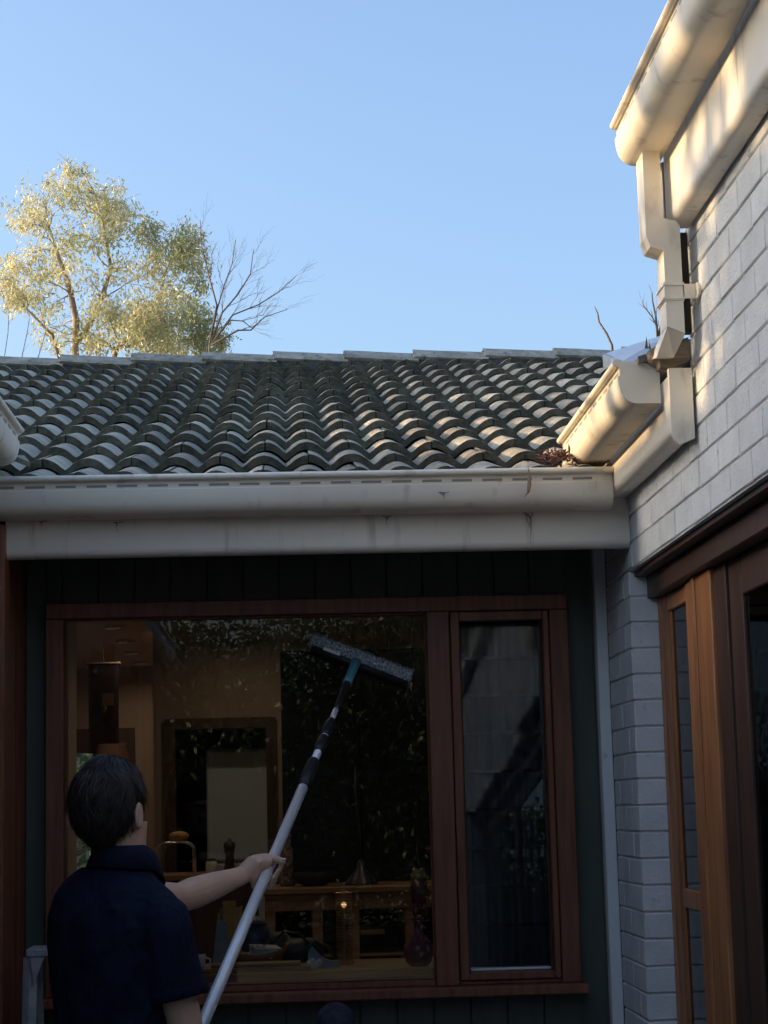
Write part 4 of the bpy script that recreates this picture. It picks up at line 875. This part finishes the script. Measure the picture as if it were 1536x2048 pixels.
# collar: folded band
cl_ = MB(); R_ = []; nseg = 40
for j, (z, k, kz) in enumerate(((1.492,.070,0),(1.515,.068,0),(1.518,.072,0),(1.506,.077,0),(1.473,.090,0),(1.471,.087,0),(1.500,.074,0))):
    vs2 = []
    for i in range(nseg):
        a = 2*math.pi*i/nseg; fr = math.sin(a); dz = -.038*max(0, fr)**1.2 - (.022*max(0, fr)**3 if j in (4,5) else 0) + (-.012*abs(math.cos(a)) if j in (3,4,5) else 0)
        vs2.append(W(.004+math.cos(a)*k*(1.02), .008+fr*k*(1.02)+(.03*max(0,fr)**2), z+dz+.006))
    R_.append(vs2)
allv = sum(R_, []); n7 = len(R_)
cl_.add(allv, [(j*nseg+i, j*nseg+(i+1) % nseg, ((j+1) % n7)*nseg+(i+1) % nseg, ((j+1) % n7)*nseg+i) for j in range(n7) for i in range(nseg)])
cl_.build('collar', NAVY, shirt, smooth=True)
# trousers, shoes
tr = MB(); tr.rings([ring(.80,.155,.125),ring(.88,.172,.126),ring(.98,.162,.116),ring(1.0,.160,.114)], 24)
shs = []
for s_, f0 in ((-1,.03),(1,-.05)):
    hp, kn, an = W(s_*.085,0,.86), W(s_*.10,.03+f0*.5,.49), W(s_*.11,f0,.08)
    tr.tube([hp, hp.lerp(kn,.5), kn, kn.lerp(an,.5), an+Uv*.01], [.102,.09,.072,.066,.062], 18); shs.append(an)
fuse(tr, 'trousers', [TROUSER], person, .009, 5)
for an in shs:
    s_ = MB(); s_.rings([(an+Fv*-.085+Uv*-.018,Rv*.025,Uv*.028),(an+Fv*-.06+Uv*-.012,Rv*.040,Uv*.038),(an+Fv*.02+Uv*-.008,Rv*.044,Uv*.042),(an+Fv*.11+Uv*-.022,Rv*.048,Uv*.028),(an+Fv*.175+Uv*-.030,Rv*.035,Uv*.018)], 16)
    for p in s_.v: p.z = max(p.z, .0315)
    s_.build('shoe', SHOE, person, smooth=True)
# hair: cap plus strands
hc = Hh(0,-.008,.012); HW, HD, HH = .0895, .105, .115
def hside(d):     # lowest allowed height (relative to head centre) by direction forward component
    return None
def hpos(th, ph, k=1.0):   # th from crown 0..pi, ph around: 0 = forward
    return hc + (HF*(math.sin(th)*math.cos(ph)*HD) + HRv*(math.sin(th)*math.sin(ph)*HW) + Uv*(math.cos(th)*HH))*k
def thmax(ph):
    c = math.cos(ph)
    if c > .55: return rad(62)
    if c > -.05: return rad(62)+(rad(100)-rad(62))*min(1, (.55-c)/.45)
    return rad(100)+(rad(143)-rad(100))*min(1, (-.05-c)/.6)
cap = MB(); nph, nth = 48, 18; vs2 = []
for layer in (1.0, .86):
    for i in range(nth+1):
        for k in range(nph):
            ph = 2*math.pi*k/nph; vs2.append(hpos(max(.02, thmax(ph)*i/nth), ph, layer*(.985-.05*(i/nth)**3)))
N1 = (nth+1)*nph; fs = []
for L_ in (0, 1):
    for i in range(nth):
        for k in range(nph): fs.append((L_*N1+i*nph+k, L_*N1+i*nph+(k+1) % nph, L_*N1+(i+1)*nph+(k+1) % nph, L_*N1+(i+1)*nph+k))
for k in range(nph): fs.append((nth*nph+k, nth*nph+(k+1) % nph, N1+nth*nph+(k+1) % nph, N1+nth*nph+k))
cap.add(vs2, fs); hair = cap.build('hair', HAIR, person, smooth=True)
st = MB(); rn = random.Random(5)
def strand(ph, t0, ln, sw, l0, l1, wdt, tm):
    pts = []
    for j in range(6):
        f = j/5; th = min(t0+ln*f, tm+.22); pts.append(hpos(th, ph+sw*f, .985+l0+(l1-l0)*f**1.5-.05*min(1, th/tm)**3))
    tn = (pts[-1]-pts[0]).normalized(); o = (pts[2]-hc).normalized(); s_ = tn.cross(o)
    s_ = s_.normalized() if s_.length > 1e-5 else HRv; tw = o*rn.uniform(-.7,.7); vs3 = []
    for j, p in enumerate(pts):
        q_ = wdt*(1-.85*(j/5)**2); vs3 += [p-(s_+tw)*q_, p+(s_+tw)*q_]
    st.add(vs3, [(2*j,2*j+1,2*j+3,2*j+2) for j in range(5)])
for c in range(330):                      # locks
    ph = rn.uniform(-math.pi, math.pi); tm = thmax(ph); t0 = tm*rn.random()**.6*.95-.08; ln = rn.uniform(.40,.85); sw = rn.gauss(.10,.30)
    l0 = rn.uniform(.0,.05); l1 = l0+rn.uniform(-.02,.15)*(1.0 if rn.random() < .5 else .5)
    for k in range(22):
        strand(ph+rn.gauss(0,.085)/max(.35, math.sin(max(.1,t0))), t0+rn.gauss(0,.05), ln*rn.uniform(.75,1.1), sw+rn.gauss(0,.06), max(0,l0+rn.gauss(0,.008)), max(0,l1+rn.gauss(0,.012)), rn.uniform(.0005,.0012), tm)
for k in range(260):                      # stray hairs
    ph = rn.uniform(-math.pi, math.pi); tm = thmax(ph); strand(ph, tm*rn.random()**.5, rn.uniform(.25,.6), rn.gauss(0,.5), rn.uniform(0,.05), rn.uniform(.10,.24), .0005, tm)
st.build('strands', HAIR, hair)
